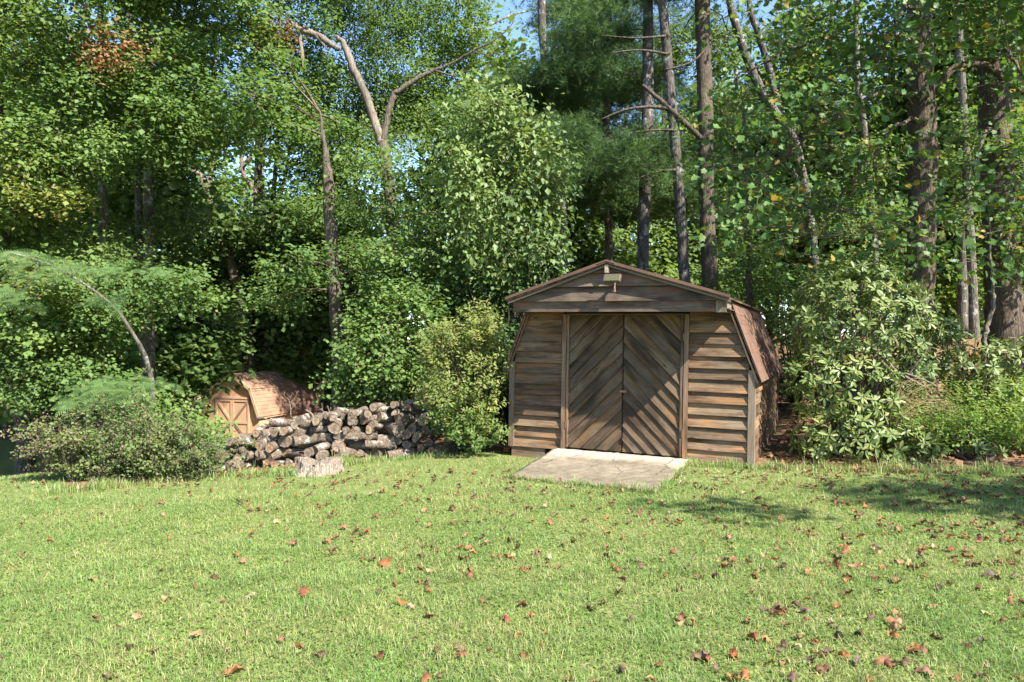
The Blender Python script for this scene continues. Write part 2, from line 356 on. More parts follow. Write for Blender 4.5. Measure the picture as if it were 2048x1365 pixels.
def grass_mat():
    m, nt, b, out = newmat('grass_blade')
    g = N(nt, 'ShaderNodeNewGeometry'); P = g.outputs['Position']
    c = ramp(nt, [(0, (.12, .2, .05)), (.3, (.16, .24, .065)), (.5, (.215, .28, .095)), (.7, (.14, .22, .055)), (.86, (.24, .25, .11)), (1, (.38, .32, .18))], g.outputs['Random Per Island'])
    n = noise(nt, P, .9, 4, .6); n2 = noise(nt, P, 5, 3)
    c = mixc(nt, c, ramp(nt, [(.35, (.78, .93, .8)), (.65, (1.3, 1.1, 1.2))], n), 1., 'MULTIPLY')
    c = mixc(nt, c, ramp(nt, [(.3, (.8, .85, .8)), (.7, (1.2, 1.15, 1.2))], n2), 1., 'MULTIPLY')
    nt.links.new(c, b.inputs['Base Color']); b.inputs['Roughness'].default_value = .5; b.inputs['Specular IOR Level'].default_value = .3
    tr = N(nt, 'ShaderNodeBsdfTranslucent'); nt.links.new(mixc(nt, c, (1.1, 1.1, .6), 1., 'MULTIPLY'), tr.inputs[0])
    mx = N(nt, 'ShaderNodeMixShader'); mx.inputs[0].default_value = .35
    nt.links.new(b.outputs[0], mx.inputs[1]); nt.links.new(tr.outputs[0], mx.inputs[2]); nt.links.new(mx.outputs[0], out.inputs[0])
    return m
M['grass'] = grass_mat()

def ground_mat():
    m, nt, b, out = newmat('ground_soil')
    g = N(nt, 'ShaderNodeNewGeometry'); P = g.outputs['Position']; at_ = N(nt, 'ShaderNodeAttribute', attribute_name='litter')
    n1 = noise(nt, P, 1.3, 5, .6); n2 = noise(nt, P, 28, 4, .7); n3 = noise(nt, P, 9, 5, .7)
    lawn = ramp(nt, [(.3, (.085, .12, .035)), (.5, (.13, .16, .05)), (.68, (.2, .19, .09))], n3)
    lawn = mixc(nt, lawn, ramp(nt, [(.3, (.5, .5, .5)), (.7, (1.3, 1.3, 1.2))], n2), 1., 'MULTIPLY')
    lit = ramp(nt, [(.3, (.06, .04, .025)), (.5, (.16, .095, .055)), (.7, (.3, .2, .12))], n2)
    lit = mixc(nt, lit, ramp(nt, [(.35, (.6, .62, .6)), (.65, (1.2, 1.15, 1.1))], n1), 1., 'MULTIPLY')
    a = N(nt, 'ShaderNodeMath', operation='ADD'); nt.links.new(at_.outputs['Fac'], a.inputs[0])
    s = N(nt, 'ShaderNodeMath', operation='MULTIPLY_ADD'); nt.links.new(n3, s.inputs[0]); s.inputs[1].default_value = .9; s.inputs[2].default_value = -.45
    nt.links.new(s.outputs[0], a.inputs[1])
    c = mixc(nt, lawn, lit, ramp(nt, [(.4, (0, 0, 0)), (.6, (1, 1, 1))], a.outputs[0]))
    nt.links.new(c, b.inputs['Base Color']); b.inputs['Roughness'].default_value = .95; b.inputs['Specular IOR Level'].default_value = .1
    bump(nt, n2, b, .8, .03); return m
M['ground'] = ground_mat()

# ------------------------------------------------------------------ lawn outline (distance of its far edge per bearing)
EDGE_PX = np.array([-900, -300, 0, 60, 130, 260, 400, 470, 640, 800, 890, 1020, 1200, 1505, 1600, 1750, 1900, 2048, 2400, 3000])
EDGE_PY = np.array([1000, 960, 905, 925, 985, 975, 945, 945, 925, 912, 902, 905, 905, 932, 935, 938, 940, 940, 945, 970])
EDGE_Y = np.array([min(ground_at(a, b_)[1], 16) for a, b_ in zip(EDGE_PX, EDGE_PY)])
def edge_y(x, y):
    return np.interp(np.asarray(x)/np.maximum(np.asarray(y), .3)*F+1024, EDGE_PX, EDGE_Y)

# ------------------------------------------------------------------ ground
def build_ground():
    s = np.linspace(-1, 1, 221); xs = 15*s+260*s**9
    t = np.linspace(0, 1, 260); ys = -8+36*t+300*t**9
    X, Y = np.meshgrid(xs, ys, indexing='ij'); Z = terrain(X, Y)
    V = np.stack([X, Y, Z], -1).reshape(-1, 3); nx, ny = X.shape
    i, j = np.meshgrid(np.arange(nx-1), np.arange(ny-1), indexing='ij')
    Q = np.stack([i*ny+j, (i+1)*ny+j, (i+1)*ny+j+1, i*ny+j+1], -1).reshape(-1, 4)
    me = mk('ground', V, [Q], M['ground'], smooth=True)
    lit = sm((Y-edge_y(X, Y)+.45)/.9)
    lit = np.where(X < -4.5, lit*(1-sm((-4.6-X)/3)*.7*(Y < 26)), lit)
    a = me.attributes.new('litter', 'FLOAT', 'POINT'); a.data.foreach_set('value', lit.reshape(-1).astype(np.float32))
    tag(link('ground', me), kind='structure')
build_ground()

# ------------------------------------------------------------------ the big shed
TH = 25.
SO = Vector((3.14, 9.15, 0.0))
shed = empty('garden_shed', SO, (0, R(1.0), R(-TH)))
tag(shed, 'weathered brown wooden garden shed with gambrel roof and chevron double doors, concrete ramp in front', 'shed')
W, L = 3.48, 3.6
def clip(poly, a, b, c):                       # keep a*x+b*y >= c
    out = []
    for k in range(len(poly)):
        p, q = poly[k], poly[(k+1) % len(poly)]
        dp, dq = a*p[0]+b*p[1]-c, a*q[0]+b*q[1]-c
        if dp >= 0: out.append(p)
        if (dp > 0) != (dq > 0) and abs(dp-dq) > 1e-9:
            t = dp/(dp-dq); out.append((p[0]+t*(q[0]-p[0]), p[1]+t*(q[1]-p[1])))
    res = []
    for p in out:
        if not res or math.hypot(p[0]-res[-1][0], p[1]-res[-1][1]) > 1e-4: res.append(p)
    if len(res) > 1 and math.hypot(res[0][0]-res[-1][0], res[0][1]-res[-1][1]) < 1e-4: res.pop()
    return res
def slab(name, poly, outer, inner, frame, mat, parent, ang=0.):
    """poly (a,b) in a plane; outer(a,b) = distance along the normal; ang = grain direction"""
    if len(poly) < 3: return None
    o, ua, ub, un = [np.array(v, float) for v in frame]
    n = len(poly)
    Vo = [o+ua*a+ub*b+un*outer(a, b) for a, b in poly]; Vi = [o+ua*a+ub*b+un*inner for a, b in poly]
    ca, sa = math.cos(ang), math.sin(ang)
    g = [(a*ca+b*sa, -a*sa+b*ca) for a, b in poly]
    me = bpy.data.meshes.new(name)
    faces = [list(range(n)), list(range(2*n-1, n-1, -1))]+[[k, n+k, n+(k+1) % n, (k+1) % n] for k in range(n)]
    me.from_pydata([tuple(v) for v in Vo+Vi], [], faces); me.materials.append(mat)
    uvl = me.uv_layers.new(name='UVMap'); li = 0
    for f in faces:
        for v in f:
            off = .02 if v >= n else 0
            uvl.data[li].uv = (g[v % n][0], g[v % n][1]+off); li += 1
    me.update()
    bm_fix(me)
    return link(name, me, parent)
def bm_fix(me):
    import bmesh
    b = bmesh.new(); b.from_mesh(me); bmesh.ops.recalc_face_normals(b, faces=b.faces); b.to_mesh(me); b.free()
FR = ((0, 0, 0), (1, 0, 0), (0, 0, 1), (0, -1, 0))        # front wall: a = x, b = z, normal to the front
BRX, BRZ, EZ = .34, 2.15, 1.27
wall_poly = [(-W, -.0), (0, -.0), (0, EZ), (-BRX, BRZ), (-W+BRX, BRZ), (-W, EZ)]
DX0, DX1, DZ0, DZ1 = -2.585, -.91, .045, 1.97
# inner body so that nothing shows through
box('wall_core', (-W+.06, -.06, .05, L-.03, .02, 1.25), M['dark'], shed)
slab('gable_core', [(-W+.05, 1.2), (-.05, 1.2), (-BRX-.03, BRZ), (-1.8, 2.6), (-W+BRX+.03, BRZ)], lambda a, b: -.04, -.4, FR, M['dark'], shed)
slab('gable_core', [(-W+.05, 1.2), (-.05, 1.2), (-BRX-.03, BRZ), (-1.8, 2.6), (-W+BRX+.03, BRZ)], lambda a, b: -L+.12, -L+.03, FR, M['siding'], shed)
EXPO = .158
rs = random.Random(3)
for side in (0, 1):
    x0, x1 = (DX1+.075, -.055) if side else (-W+.055, DX0-.075)
    z = .0; k = 0
    while z < 2.02:
        zt = min(z+EXPO+.02, 2.1)
        jl, jr = rs.uniform(-.006, .006), rs.uniform(-.006, .006)
        p = [(-W, z+jl), (0, z+jr), (0, zt), (-W, zt)]
        p = clip(clip(p, 1, 0, x0), -1, 0, -x1)
        # gambrel edges
        dx, dz = BRX, BRZ-EZ
        p = clip(p, -dz, -dx, -(dz*0+dx*EZ)-.0) if side else clip(p, dz, -dx, -dz*W-dx*EZ)
        prd = rs.uniform(.036, .046); w0 = rs.uniform(-.003, .003)
        slab('siding_board', p, lambda a, b, z=z, prd=prd, w0=w0: .004+prd*(1-(b-z)/(EXPO+.02))+w0*a, -.012, FR, M['siding'], shed)
        z += EXPO; k += 1
# corner posts and jambs
box('corner_post', (-.06, .025, -.052, .05, -.01, 1.25), M['greywood'], shed, 2)
box('corner_post', (-W-.025, -W+.06, -.052, .05, -.01, 1.27), M['greywood'], shed, 2)
for x in (DX0-.072, DX1+.012):
    box('door_jamb', (x, x+.06, -.062, .02, .0, 1.985), M['trimwood'], shed, 2)
box('door_head', (DX0-.012, DX1+.012, -.045, .02, 1.972, 1.988), M['trimwood'], shed, 0)
# doors with chevron planks
mid = (DX0+DX1)/2
PW = .2                                                   # spacing measured up the meeting stile
for side in (0, 1):
    a0, a1 = (mid+.004, DX1) if side else (DX0, mid-.004)
    d = box('door', (a0, a1, -.008, .02, DZ0, DZ1), M['plank'], shed, 2)
    sgn = -1 if side else 1                               # direction of climb to the right
    c = DZ0-1.2
    while c < DZ1+1.0:
        q = [(a0+.008, DZ0), (a1-.008, DZ0), (a1-.008, DZ1), (a0+.008, DZ1)]
        q = clip(q, -sgn, 1, c-sgn*mid); q = clip(q, sgn, -1, -(c+PW+.025)+sgn*mid)
        if len(q) >= 3:
            pr = rs.uniform(.034, .044); jc = rs.uniform(-.012, .012)
            slab('door_plank', q, lambda a, b, c=c, pr=pr: .010+pr*(1-((b-sgn*(a-mid))-c)/(PW+.025)), .002, FR, M['plank'], d, sgn*math.pi/4)
        c += PW*rs.uniform(.93, 1.07)
    e0 = a1-.03 if side else a0
    box('door_stile', (e0, e0+.03, -.058, -.009, DZ0, DZ1), M['trimwood'], d, 2)
    hx = a1-.004 if side else a0-.012
    for hz in (.32, 1.62):
        box('hinge', (hx, hx+.016, -.068, -.056, hz, hz+.1), M['metal'], d, 2)
box('latch', (mid-.035, mid+.065, -.078, -.04, .88, .915), M['trimwood'], shed, 0, .004)
# overhanging gable box: soffit, fascia, lapped gable boards, return block
OV = .55
box('soffit', (-3.22, -.25, -OV+.03, .03, 2.02, 2.035), M['fascia'], shed, 0)
slab('fascia_board', [(-3.225, 1.995), (-.415, 1.995), (-.415, 2.15), (-3.225, 2.15)], lambda a, b: OV+.002, OV-.026, FR, M['fascia'], shed)
box('fascia_end_block', (-.412, -.285, -OV-.008, -OV+.04, 1.988, 2.155), M['palewood'], shed, 2)
box('soffit_return', (-.31, -.287, -OV+.042, .0, 1.992, 2.15), M['greywood'], shed, 1)
box('soffit_return', (-3.222, -3.197, -OV+.03, .0, 1.992, 2.15), M['fascia'], shed, 1)
RX, RZ = -1.82, 2.655
def roof_under(p):                                        # below the two upper slopes
    p = clip(p, -(RZ-2.17), -(RX+.22)*-1, -(RZ-2.17)*-.22+(RX+.22)*2.17) if False else p
    for (xa, za), (xb, zb), s in (((-.24, 2.165), (RX, RZ), 1), ((-3.26, 2.165), (RX, RZ), -1)):
        ex, ez = xb-xa, zb-za; nx, nz = -ez*s*-1, ex*s*-1
        nx, nz = (-ez, ex) if s == 1 else (ez, -ex)
        p = clip(p, nx, nz, nx*xa+nz*za+.0)
    return p
for z0, z1 in ((2.135, 2.345), (2.335, 2.53), (2.52, 2.66)):
    p = roof_under([(-3.3, z0+rs.uniform(-.004, .004)), (-.1, z0+rs.uniform(-.004, .004)), (-.1, z1), (-3.3, z1)])
    slab('gable_board', p, lambda a, b, z0=z0: OV-.012+.052*(1-(b-z0)/.21), OV-.05, FR, M['fascia'], shed)
box('ridge_beam', (RX-.026, RX+.026, -OV-.11, -OV+.3, 2.505, 2.62), M['palewood'], shed, 1, .004)
# floodlight with sensor
fl = link('floodlight', None, shed)
bpy.data.objects.remove(fl)
def prism_yz(x0, x1, yz):
    n = len(yz); V = np.array([(x0, y, z) for y, z in yz]+[(x1, y, z) for y, z in yz], float)
    return V, [list(range(n)), list(range(2*n-1, n-1, -1))]+[[k, n+k, n+(k+1) % n, (k+1) % n] for k in range(n)]
def pydata(name, V, Fc, mat, parent, bev=0, smooth=False):
    me = bpy.data.meshes.new(name); me.from_pydata([tuple(v) for v in V], [], Fc); me.materials.append(mat); me.update(); bm_fix(me)
    o = link(name, me, parent)
    if bev:
        b = o.modifiers.new('bevel', 'BEVEL'); b.width = bev; b.segments = 2
    return o
yb = -OV-.045
V, Fc = prism_yz(RX+.0, RX+.23, [(yb-.10, 2.475), (yb-.17, 2.475), (yb-.215, 2.385), (yb-.16, 2.36)])
fl = pydata('floodlight', V, Fc, M['lamp_body'], shed, .008)
V, Fc = prism_yz(RX+.018, RX+.212, [(yb-.172, 2.466), (yb-.178, 2.466), (yb-.215, 2.392), (yb-.209, 2.392)])
pydata('lens', V, Fc, M['lamp_lens'], fl)
for k in range(9):
    V, Q, T = box_part(RX+.02+k*.023, RX+.028+k*.023, yb-.165, yb-.105, 2.47, 2.484); link('cooling_fin', mk('cooling_fin', V, [Q], M['lamp_body']), fl)
V, Q, T = tube([(RX+.115, yb+.02, 2.40), (RX+.115, yb-.06, 2.40), (RX+.115, yb-.09, 2.42)], [.016]*3, 8); link('bracket', mk('bracket', V, [Q, T], M['metal'], True), fl)
V, Q, T = tube([(RX+.115, yb+.02, 2.40), (RX+.115, yb-.05, 2.37), (RX+.12, yb-.07, 2.29), (RX+.12, yb-.10, 2.265), (RX+.12, yb-.13, 2.25)], [.012, .012, .012, .03, .028], 10)
link('motion_sensor', mk('motion_sensor', V, [Q, T], M['fascia'], True, uv=None), fl)
# skids, base boards
box('skid', (-W+.02, -2.92, -.02, .12, -.26, -.012), M['trimwood'], shed, 0)
box('skid', (-2.86, -2.74, .10, L-.2, -.26, -.005), M['trimwood'], shed, 1)
box('skid', (-.80, -.06, -.012, .12, -.26, -.008), M['trimwood'], shed, 0)
box('skid', (-.22, -.08, .13, L-.2, -.26, -.005), M['trimwood'], shed, 1)
V, Q, T_ = tube([(0, -.003, 0), (0, .003, 0)], [.0045, .0045], 6); nail = mk('nail', V, [Q, T_], M['metal'])
for k in range(13):
    for x in (-.12, -.78, -W+.12, DX0-.13):
        link('nail', nail, shed, (x+rs.uniform(-.02, .02), -.036, k*EXPO+.035+rs.uniform(-.006, .006)))
# right side wall: lapped boards
SD = ((.0, 0, 0), (0, 1, 0), (0, 0, 1), (1, 0, 0))
z = .0
while z < 1.22:
    pr = rs.uniform(.022, .03); zt = min(z+EXPO+.02, 1.245)
    slab('siding_board', [(.052, z), (L, z), (L, zt), (.052, zt)], lambda a, b, z=z, pr=pr: .002+pr*(1-(b-z)/(EXPO+.02)), -.012, SD, M['siding'], shed)
    z += EXPO
box('corner_post', (-.02, .038, L+.002, L+.07, -.02, 1.25), M['trimwood'], shed, 2)
slab('side_panel', [(.05, .0), (L, .0), (L, 1.25), (.05, 1.25)], lambda a, b: W+.015, W-.01, ((0, 0, 0), (0, 1, 0), (0, 0, 1), (-1, 0, 0)), M['siding'], shed)
# rear lean-on section, a little lower
box('rear_section', (-W+.2, -.12, L+.1, L+1.5, .1, 1.1), M['siding'], shed, 1)
# roof decks + shingles
def roof_plane(p0, p1, y0, y1, th=.02, name='roof_deck'):
    """p0 eave (x,z), p1 upper edge; normal outwards"""
    e = np.array([p1[0]-p0[0], p1[1]-p0[1]]); ln = np.linalg.norm(e); e /= ln
    n = np.array([e[1], -e[0]]); n = n if n[1] > 0 else -n
    fr = ((p0[0], 0, p0[1]), (0, 1, 0), (e[0], 0, e[1]), (n[0], 0, n[1]))
    slab(name, [(y0, 0), (y1, 0), (y1, ln), (y0, ln)], lambda a, b: 0, -th, fr, M['trimwood'], shed)
    return fr, ln
def shingle_mesh(w, h, var):
    V, Q, T = box_part(0, 1, 0, 1, 0, 1); V = V.copy()
    W2 = w-.003
    V2 = [(x*W2, y*h, (.0015 if y < .5 else .0)+(.0028 if y < .5 else .0012)*z+var*x) for x, y, z in V]
    return mk('shingle', np.array(V2), [Q], M['shingle'])
SH = {}
def shingles(fr, ln, y0, y1, expo=.135, w=.305, name='shingle'):
    o, ua, ub, un = [np.array(v, float) for v in fr]
    key = (expo, w)
    if key not in SH: SH[key] = [shingle_mesh(w, expo+.02, v) for v in (0, .0015, -.0015)]
    n = int(math.ceil(ln/expo)); k = 0
    mat = Matrix((ua, ub, un)).transposed()
    for i in range(n):
        b = i*expo; off = (i % 2)*w/2
        y = y0-off
        while y < y1-.02:
            a = max(y, y0); wd = min(y+w, y1)-a
            if wd > .03:
                m = SH[key][rs.randrange(3)]
                s_ = link(name, m, shed)
                sc = wd/w; hb = min(1, (ln-b)/(expo+.02))
                P = o+ua*a+ub*b+un*(.001+rs.uniform(0, .0008))
                s_.matrix_local = Matrix.Translation(P) @ mat.to_4x4() @ Matrix.Diagonal((sc, hb, 1, 1)) @ Matrix.Rotation(rs.uniform(-.006, .006), 4, 'Z')
            y += w
fr, ln = roof_plane((.105, 1.10), (-.30, 2.165), -.07, L+.06); shingles(fr, ln, -.085, L+.07)
fr, ln = roof_plane((-.235, 2.17), (RX, RZ), -OV-.10, L+.06); shingles(fr, ln, -OV-.115, L+.07, .17, .42)
fr, ln = roof_plane((-3.29, 2.158), (RX, RZ), -OV-.10, L+.06)
slab('shingle_sheet', [(-OV-.115, -.01), (L+.07, -.01), (L+.07, ln), (-OV-.115, ln)], lambda a, b: .012, .001, fr, M['shingle'], shed)
fr, ln = roof_plane((-W-.105, 1.10), (-W+.30, 2.165), -.07, L+.06)
slab('shingle_sheet', [(-.085, -.01), (L+.07, -.01), (L+.07, ln), (-.085, ln)], lambda a, b: .012, .001, fr, M['shingle'], shed)
V, Q, T = join([]) if False else (None, None, None)
pydata('ridge_cap', *(lambda y0, y1: ([(RX-.12, y0, RZ-.017), (RX, y0, RZ+.024), (RX+.12, y0, RZ-.017), (RX-.12, y0, RZ-.03), (RX, y0, RZ+.012), (RX+.12, y0, RZ-.03)]+[(RX-.12, y1, RZ-.017), (RX, y1, RZ+.024), (RX+.12, y1, RZ-.017), (RX-.12, y1, RZ-.03), (RX, y1, RZ+.012), (RX+.12, y1, RZ-.03)],
       [(0, 1, 7, 6), (1, 2, 8, 7), (0, 3, 4, 1), (1, 4, 5, 2), (6, 7, 10, 9), (7, 8, 11, 10), (3, 9, 10, 4), (4, 10, 11, 5), (0, 6, 9, 3), (2, 5, 11, 8)]))(-OV-.13, L+.08), M['shingle'], shed)
for xa in (-.225, -3.30):                                # built-up front edge of the shingles
    V = [(xa, -OV-.122, 2.162), (RX, -OV-.122, RZ-.012), (RX, -OV-.122, RZ+.03), (xa, -OV-.122, 2.2)]
    V = V+[(x, -OV-.104, z) for x, y, z in V]
    pydata('shingle_edge', V, [(0, 1, 2, 3), (7, 6, 5, 4), (0, 4, 5, 1), (1, 5, 6, 2), (2, 6, 7, 3), (3, 7, 4, 0)], M['shingle'], shed)
# rear roof of the lower section
fr, ln = roof_plane((-.01, 1.02), (-.38, 2.02), L+.08, L+1.55)
slab('shingle_sheet', [(L+.08, -.01), (L+1.56, -.01), (L+1.56, ln), (L+.08, ln)], lambda a, b: .012, .001, fr, M['shingle'], shed)
fr, ln = roof_plane((-.30, 2.01), (RX, 2.45), L+.08, L+1.55)
slab('shingle_sheet', [(L+.08, -.01), (L+1.56, -.01), (L+1.56, ln), (L+.08, ln)], lambda a, b: .012, .001, fr, M['shingle'], shed)
# rafters shown under the left rake and the right lower edge
for (xa, za, xb, zb, y0, y1) in ((-3.27, 2.135, RX, RZ-.03, -OV-.095, -OV-.065), (-.225, 2.14, RX, RZ-.03, -OV-.095, -OV-.065)):
    d = np.array([xb-xa, zb-za]); l = np.linalg.norm(d); d /= l
    V = [(xa, y0, za-.03), (xb, y0, zb-.03), (xb, y0, zb), (xa, y0, za), (xa, y1, za-.03), (xb, y1, zb-.03), (xb, y1, zb), (xa, y1, za)]
    pydata('rake_board', V, [(0, 1, 2, 3), (7, 6, 5, 4), (0, 4, 5, 1), (1, 5, 6, 2), (2, 6, 7, 3), (3, 7, 4, 0)], M['greywood'], shed)
for s in (0, 1):
    xa, xb = (.07, -.325) if not s else (-W-.07, -W+.325)
    V = [(xa, -.068, 1.085), (xb, -.068, 2.12), (xb+(-.022 if not s else .022), -.068, 2.12), (xa+(-.022 if not s else .022), -.068, 1.085)]
    V = V+[(x, -.042, z) for x, y, z in V]
    pydata('rake_board', V, [(0, 1, 2, 3), (7, 6, 5, 4), (0, 4, 5, 1), (1, 5, 6, 2), (2, 6, 7, 3), (3, 7, 4, 0)], M['trimwood'], shed)

# concrete ramp (in the shed's frame, but a thing of its own)
def shed_pt(x, y, z):
    a = R(-TH); return np.array([SO.x+x*math.cos(a)-y*math.sin(a), SO.y+x*math.sin(a)+y*math.cos(a), z])
rng = np.random.default_rng(5)
nx, ny = 40, 32; gx = np.linspace(-2.74, -.80, nx); gy = np.linspace(-1.62, -.055, ny)
Vt = []
for i, x in enumerate(gx):
    for j, y in enumerate(gy):
        t = (y+1.62)/1.565; y = y-(1-t)*(.03+.40*(x+2.74)/1.94)
        e = .02*math.sin(x*5)+.012*math.sin(x*13+1) if j == 0 else 0
        p = shed_pt(x+(.012*math.sin(y*9) if i in (0, nx-1) else 0), y+e, 0); q0 = gz(p[0], p[1])+.022; q1 = .04+.03*(-x-.8)/1.94
        p[2] = max(q0, q0*(1-t)+q1*t) + .003*rng.standard_normal(); Vt.append(p)
Vt = np.array(Vt); i, j = np.meshgrid(np.arange(nx-1), np.arange(ny-1), indexing='ij')
Q = np.stack([i*ny+j, (i+1)*ny+j, (i+1)*ny+j+1, i*ny+j+1], -1).reshape(-1, 4)
ring = [i*ny for i in range(nx)]+[(nx-1)*ny+j for j in range(1, ny)]+[i*ny+ny-1 for i in range(nx-2, -1, -1)]+[j for j in range(ny-2, 0, -1)]
n0 = len(Vt); low = Vt[ring].copy(); low[:, 2] -= .2
Vt = np.vstack([Vt, low]); m_ = len(ring); k = np.arange(m_); k2 = (k+1) % m_; ring = np.array(ring)
Q = np.vstack([Q, np.stack([ring[k], n0+k, n0+k2, ring[k2]], 1)])
ramp_o = link('concrete_ramp', mk('concrete_ramp', Vt-np.array(shed_pt(-1.77, -.8, 0)), [Q], M['concrete'], True), None, shed_pt(-1.77, -.8, 0))
tag(ramp_o, 'pale stained concrete ramp slab leading up to the chevron shed doors', 'ramp')

# ------------------------------------------------------------------ the small tan shed, down the slope
def small_shed():
    Y0 = 25.; c = at(519, 828, Y0)                        # right front eave
    t = empty('storage_shed', (c[0], c[1], -2.05), (0, 0, R(-20)))
    tag(t, 'small tan painted barn shed with crossed door braces behind the woodpile', 'shed')
    w, l = 2.35, 3.5; ez, bz, rz = 1.12, 2.02, 2.52; bx = .32
    outline = [(-w, 0), (0, 0), (0, ez), (-bx, bz), (-w/2, rz), (-w+bx, bz), (-w, ez)]
    slab('front_wall', outline, lambda a, b: 0, -.06, FR, M['tan_paint'], t)
    slab('back_wall', outline, lambda a, b: -l+.06, -l, FR, M['tan_paint'], t)
    box('side_wall', (-.05, -.001, .061, l-.061, 0, ez), M['tan_paint'], t, 1)
    box('side_wall', (-w+.001, -w+.05, .061, l-.061, 0, ez), M['tan_paint'], t, 1)
    for x in np.arange(.15, l, .2):
        box('siding_batten', (0, .012, x, x+.03, .02, ez-.04), M['tan_paint'], t, 2)
    dz1 = 1.62; x0, x1 = -1.93, -.42; mx = (x0+x1)/2
    for a, b_, s in ((x0, mx-.008, 0), (mx+.008, x1, 1)):
        d = box('door', (a, b_, -.03, -.003, .08, dz1), M['tan_paint'], t, 2)
        for x in (a, b_-.07): box('door_stile', (x, x+.07, -.055, -.031, .08, dz1), M['tan_trim'], d, 2)
        for z in (.08, .74, dz1-.09): box('door_rail', (a+.071, b_-.071, -.054, -.031, z, z+.09), M['tan_trim'], d, 0)
        for zb, zt in ((.83, dz1-.09), (.17, .74)):
            up = (s == 1) if zb > .5 else (s == 0)
            p, q = ((a+.071, zb), (b_-.071, zt)) if up else ((a+.071, zt), (b_-.071, zb))
            dx, dz = q[0]-p[0], q[1]-p[1]; ll = math.hypot(dx, dz); nx_, nz_ = -dz/ll*.04, dx/ll*.04
            slab('door_brace', [(p[0]-nx_, p[1]-nz_), (q[0]-nx_, q[1]-nz_), (q[0]+nx_, q[1]+nz_), (p[0]+nx_, p[1]+nz_)], lambda a, b: .056, .0315, FR, M['brown_trim' if (zb < .5 or s == 1) else 'tan_trim'], d)
    box('door_header', (x0-.05, x1+.05, -.07, -.001, dz1+.01, dz1+.08), M['tan_trim'], t, 0)
    segs = [((.1, ez-.1), (-bx+.02, bz+.03)), ((-bx+.06, bz-.015), (-w/2, rz+.03)), ((-w+bx-.06, bz-.015), (-w/2, rz+.03)), ((-w-.1, ez-.1), (-w+bx-.02, bz+.03))]
    for k, (p0, p1) in enumerate(segs):
        e = np.array(p1)-np.array(p0); ln = np.linalg.norm(e); e /= ln; n = np.array([e[1], -e[0]]); n = n if n[1] > 0 else -n
        fr = ((p0[0], 0, p0[1]), (0, 1, 0), (e[0], 0, e[1]), (n[0], 0, n[1]))
        slab('roof_deck', [(-.12, 0), (l+.1, 0), (l+.1, ln), (-.12, ln)], lambda a, b: 0, -.03, fr, M['brown_trim'], t)
        slab('rake_trim', [(-.15, 0), (-.122, 0), (-.122, ln), (-.15, ln)], lambda a, b: .012, -.09, fr, M['tan_trim'], t)
        m = int(round(ln/.14)); ex = ln/m
        parts = []
        o_, ua, ub, un = [np.array(v, float) for v in fr]
        for q in range(m):
            B = [o_+ua*y+ub*(q*ex+v)+un*h for y in (-.12, l+.11) for v, h in ((0, .002), (0, .016), (ex, .002), (ex, .004))]
            parts.append((np.array(B), np.array([(0, 1, 3, 2), (4, 6, 7, 5), (0, 4, 5, 1), (2, 3, 7, 6), (0, 2, 6, 4), (1, 5, 7, 3)]), np.zeros((0, 3), int)))
        V, fc = join(parts); tag(link('shingle_courses', mk('shingle_courses', V, fc, M['tan_shingle']), t), kind='stuff')
    box('eave_trim', (.05, .085, -.1, l+.08, ez-.16, ez-.095), M['tan_trim'], t, 1)
small_shed()

# ------------------------------------------------------------------ foliage machinery
def kite(fold=.12, wide=.36):
    V = np.array([(0, 0, 0), (wide, .45, fold), (0, 1, 0), (-wide, .45, fold)]); return V, np.array([(0, 1, 2), (0, 2, 3)])
def lance(w=.13):
    V = np.array([(0, 0, 0), (w, .33, .05), (w*.8, .7, .02), (0, 1, -.08), (-w*.8, .7, .02), (-w, .33, .05), (0, .5, 0)])
    return V, np.array([(0, 1, 6), (1, 2, 6), (2, 3, 6), (3, 4, 6), (4, 5, 6), (5, 0, 6)])
def rhodo_leaf():
    V = np.array([(0, 0, 0), (.11, .25, .035), (.16, .55, .03), (.11, .85, -.02), (0, 1, -.07), (-.11, .85, -.02), (-.16, .55, .03), (-.11, .25, .035), (0, .3, -.01), (0, .7, -.02)])
    return V, np.array([(0, 1, 8), (1, 2, 8), (2, 9, 8), (2, 3, 9), (3, 4, 9), (4, 5, 9), (5, 6, 9), (6, 8, 9), (6, 7, 8), (7, 0, 8)])
def lobed():
    # four lobes, tulip-poplar / maple like
    o = [(0, 0), (.22, -.06), (.46, .12), (.36, .3), (.5, .62), (.26, .66), (.12, .95), (0, .82), (-.12, .95), (-.26, .66), (-.5, .62), (-.36, .3), (-.46, .12), (-.22, -.06)]
    V = np.array([(x, y, .16*abs(x)-.1*y*y) for x, y in o]+[(0, .42, -.02)]); n = len(o)
    return V, np.array([(k, (k+1) % n, n) for k in range(n)])
def tuft(n=9):
    r = np.random.default_rng(1); V, T = [], []
    for k in range(n):
        d = np.array([r.normal()*.55, 1, r.normal()*.55]); d /= np.linalg.norm(d); s = np.cross(d, r.standard_normal(3)); s /= np.linalg.norm(s)
        b = len(V); V += [s*.03, -s*.03, d*r.uniform(.75, 1.1)]; T.append((b, b+1, b+2))
    return np.array(V), np.array(T)
TM = {'kite': kite(), 'kite_wide': kite(.1, .45), 'lance': lance(), 'lance_thin': lance(.09), 'rhodo': rhodo_leaf(), 'lobed': lobed(), 'tuft': tuft(), 'narrow': kite(.06, .2)}
def unit(a): return a/(np.linalg.norm(a, axis=-1, keepdims=True)+1e-9)
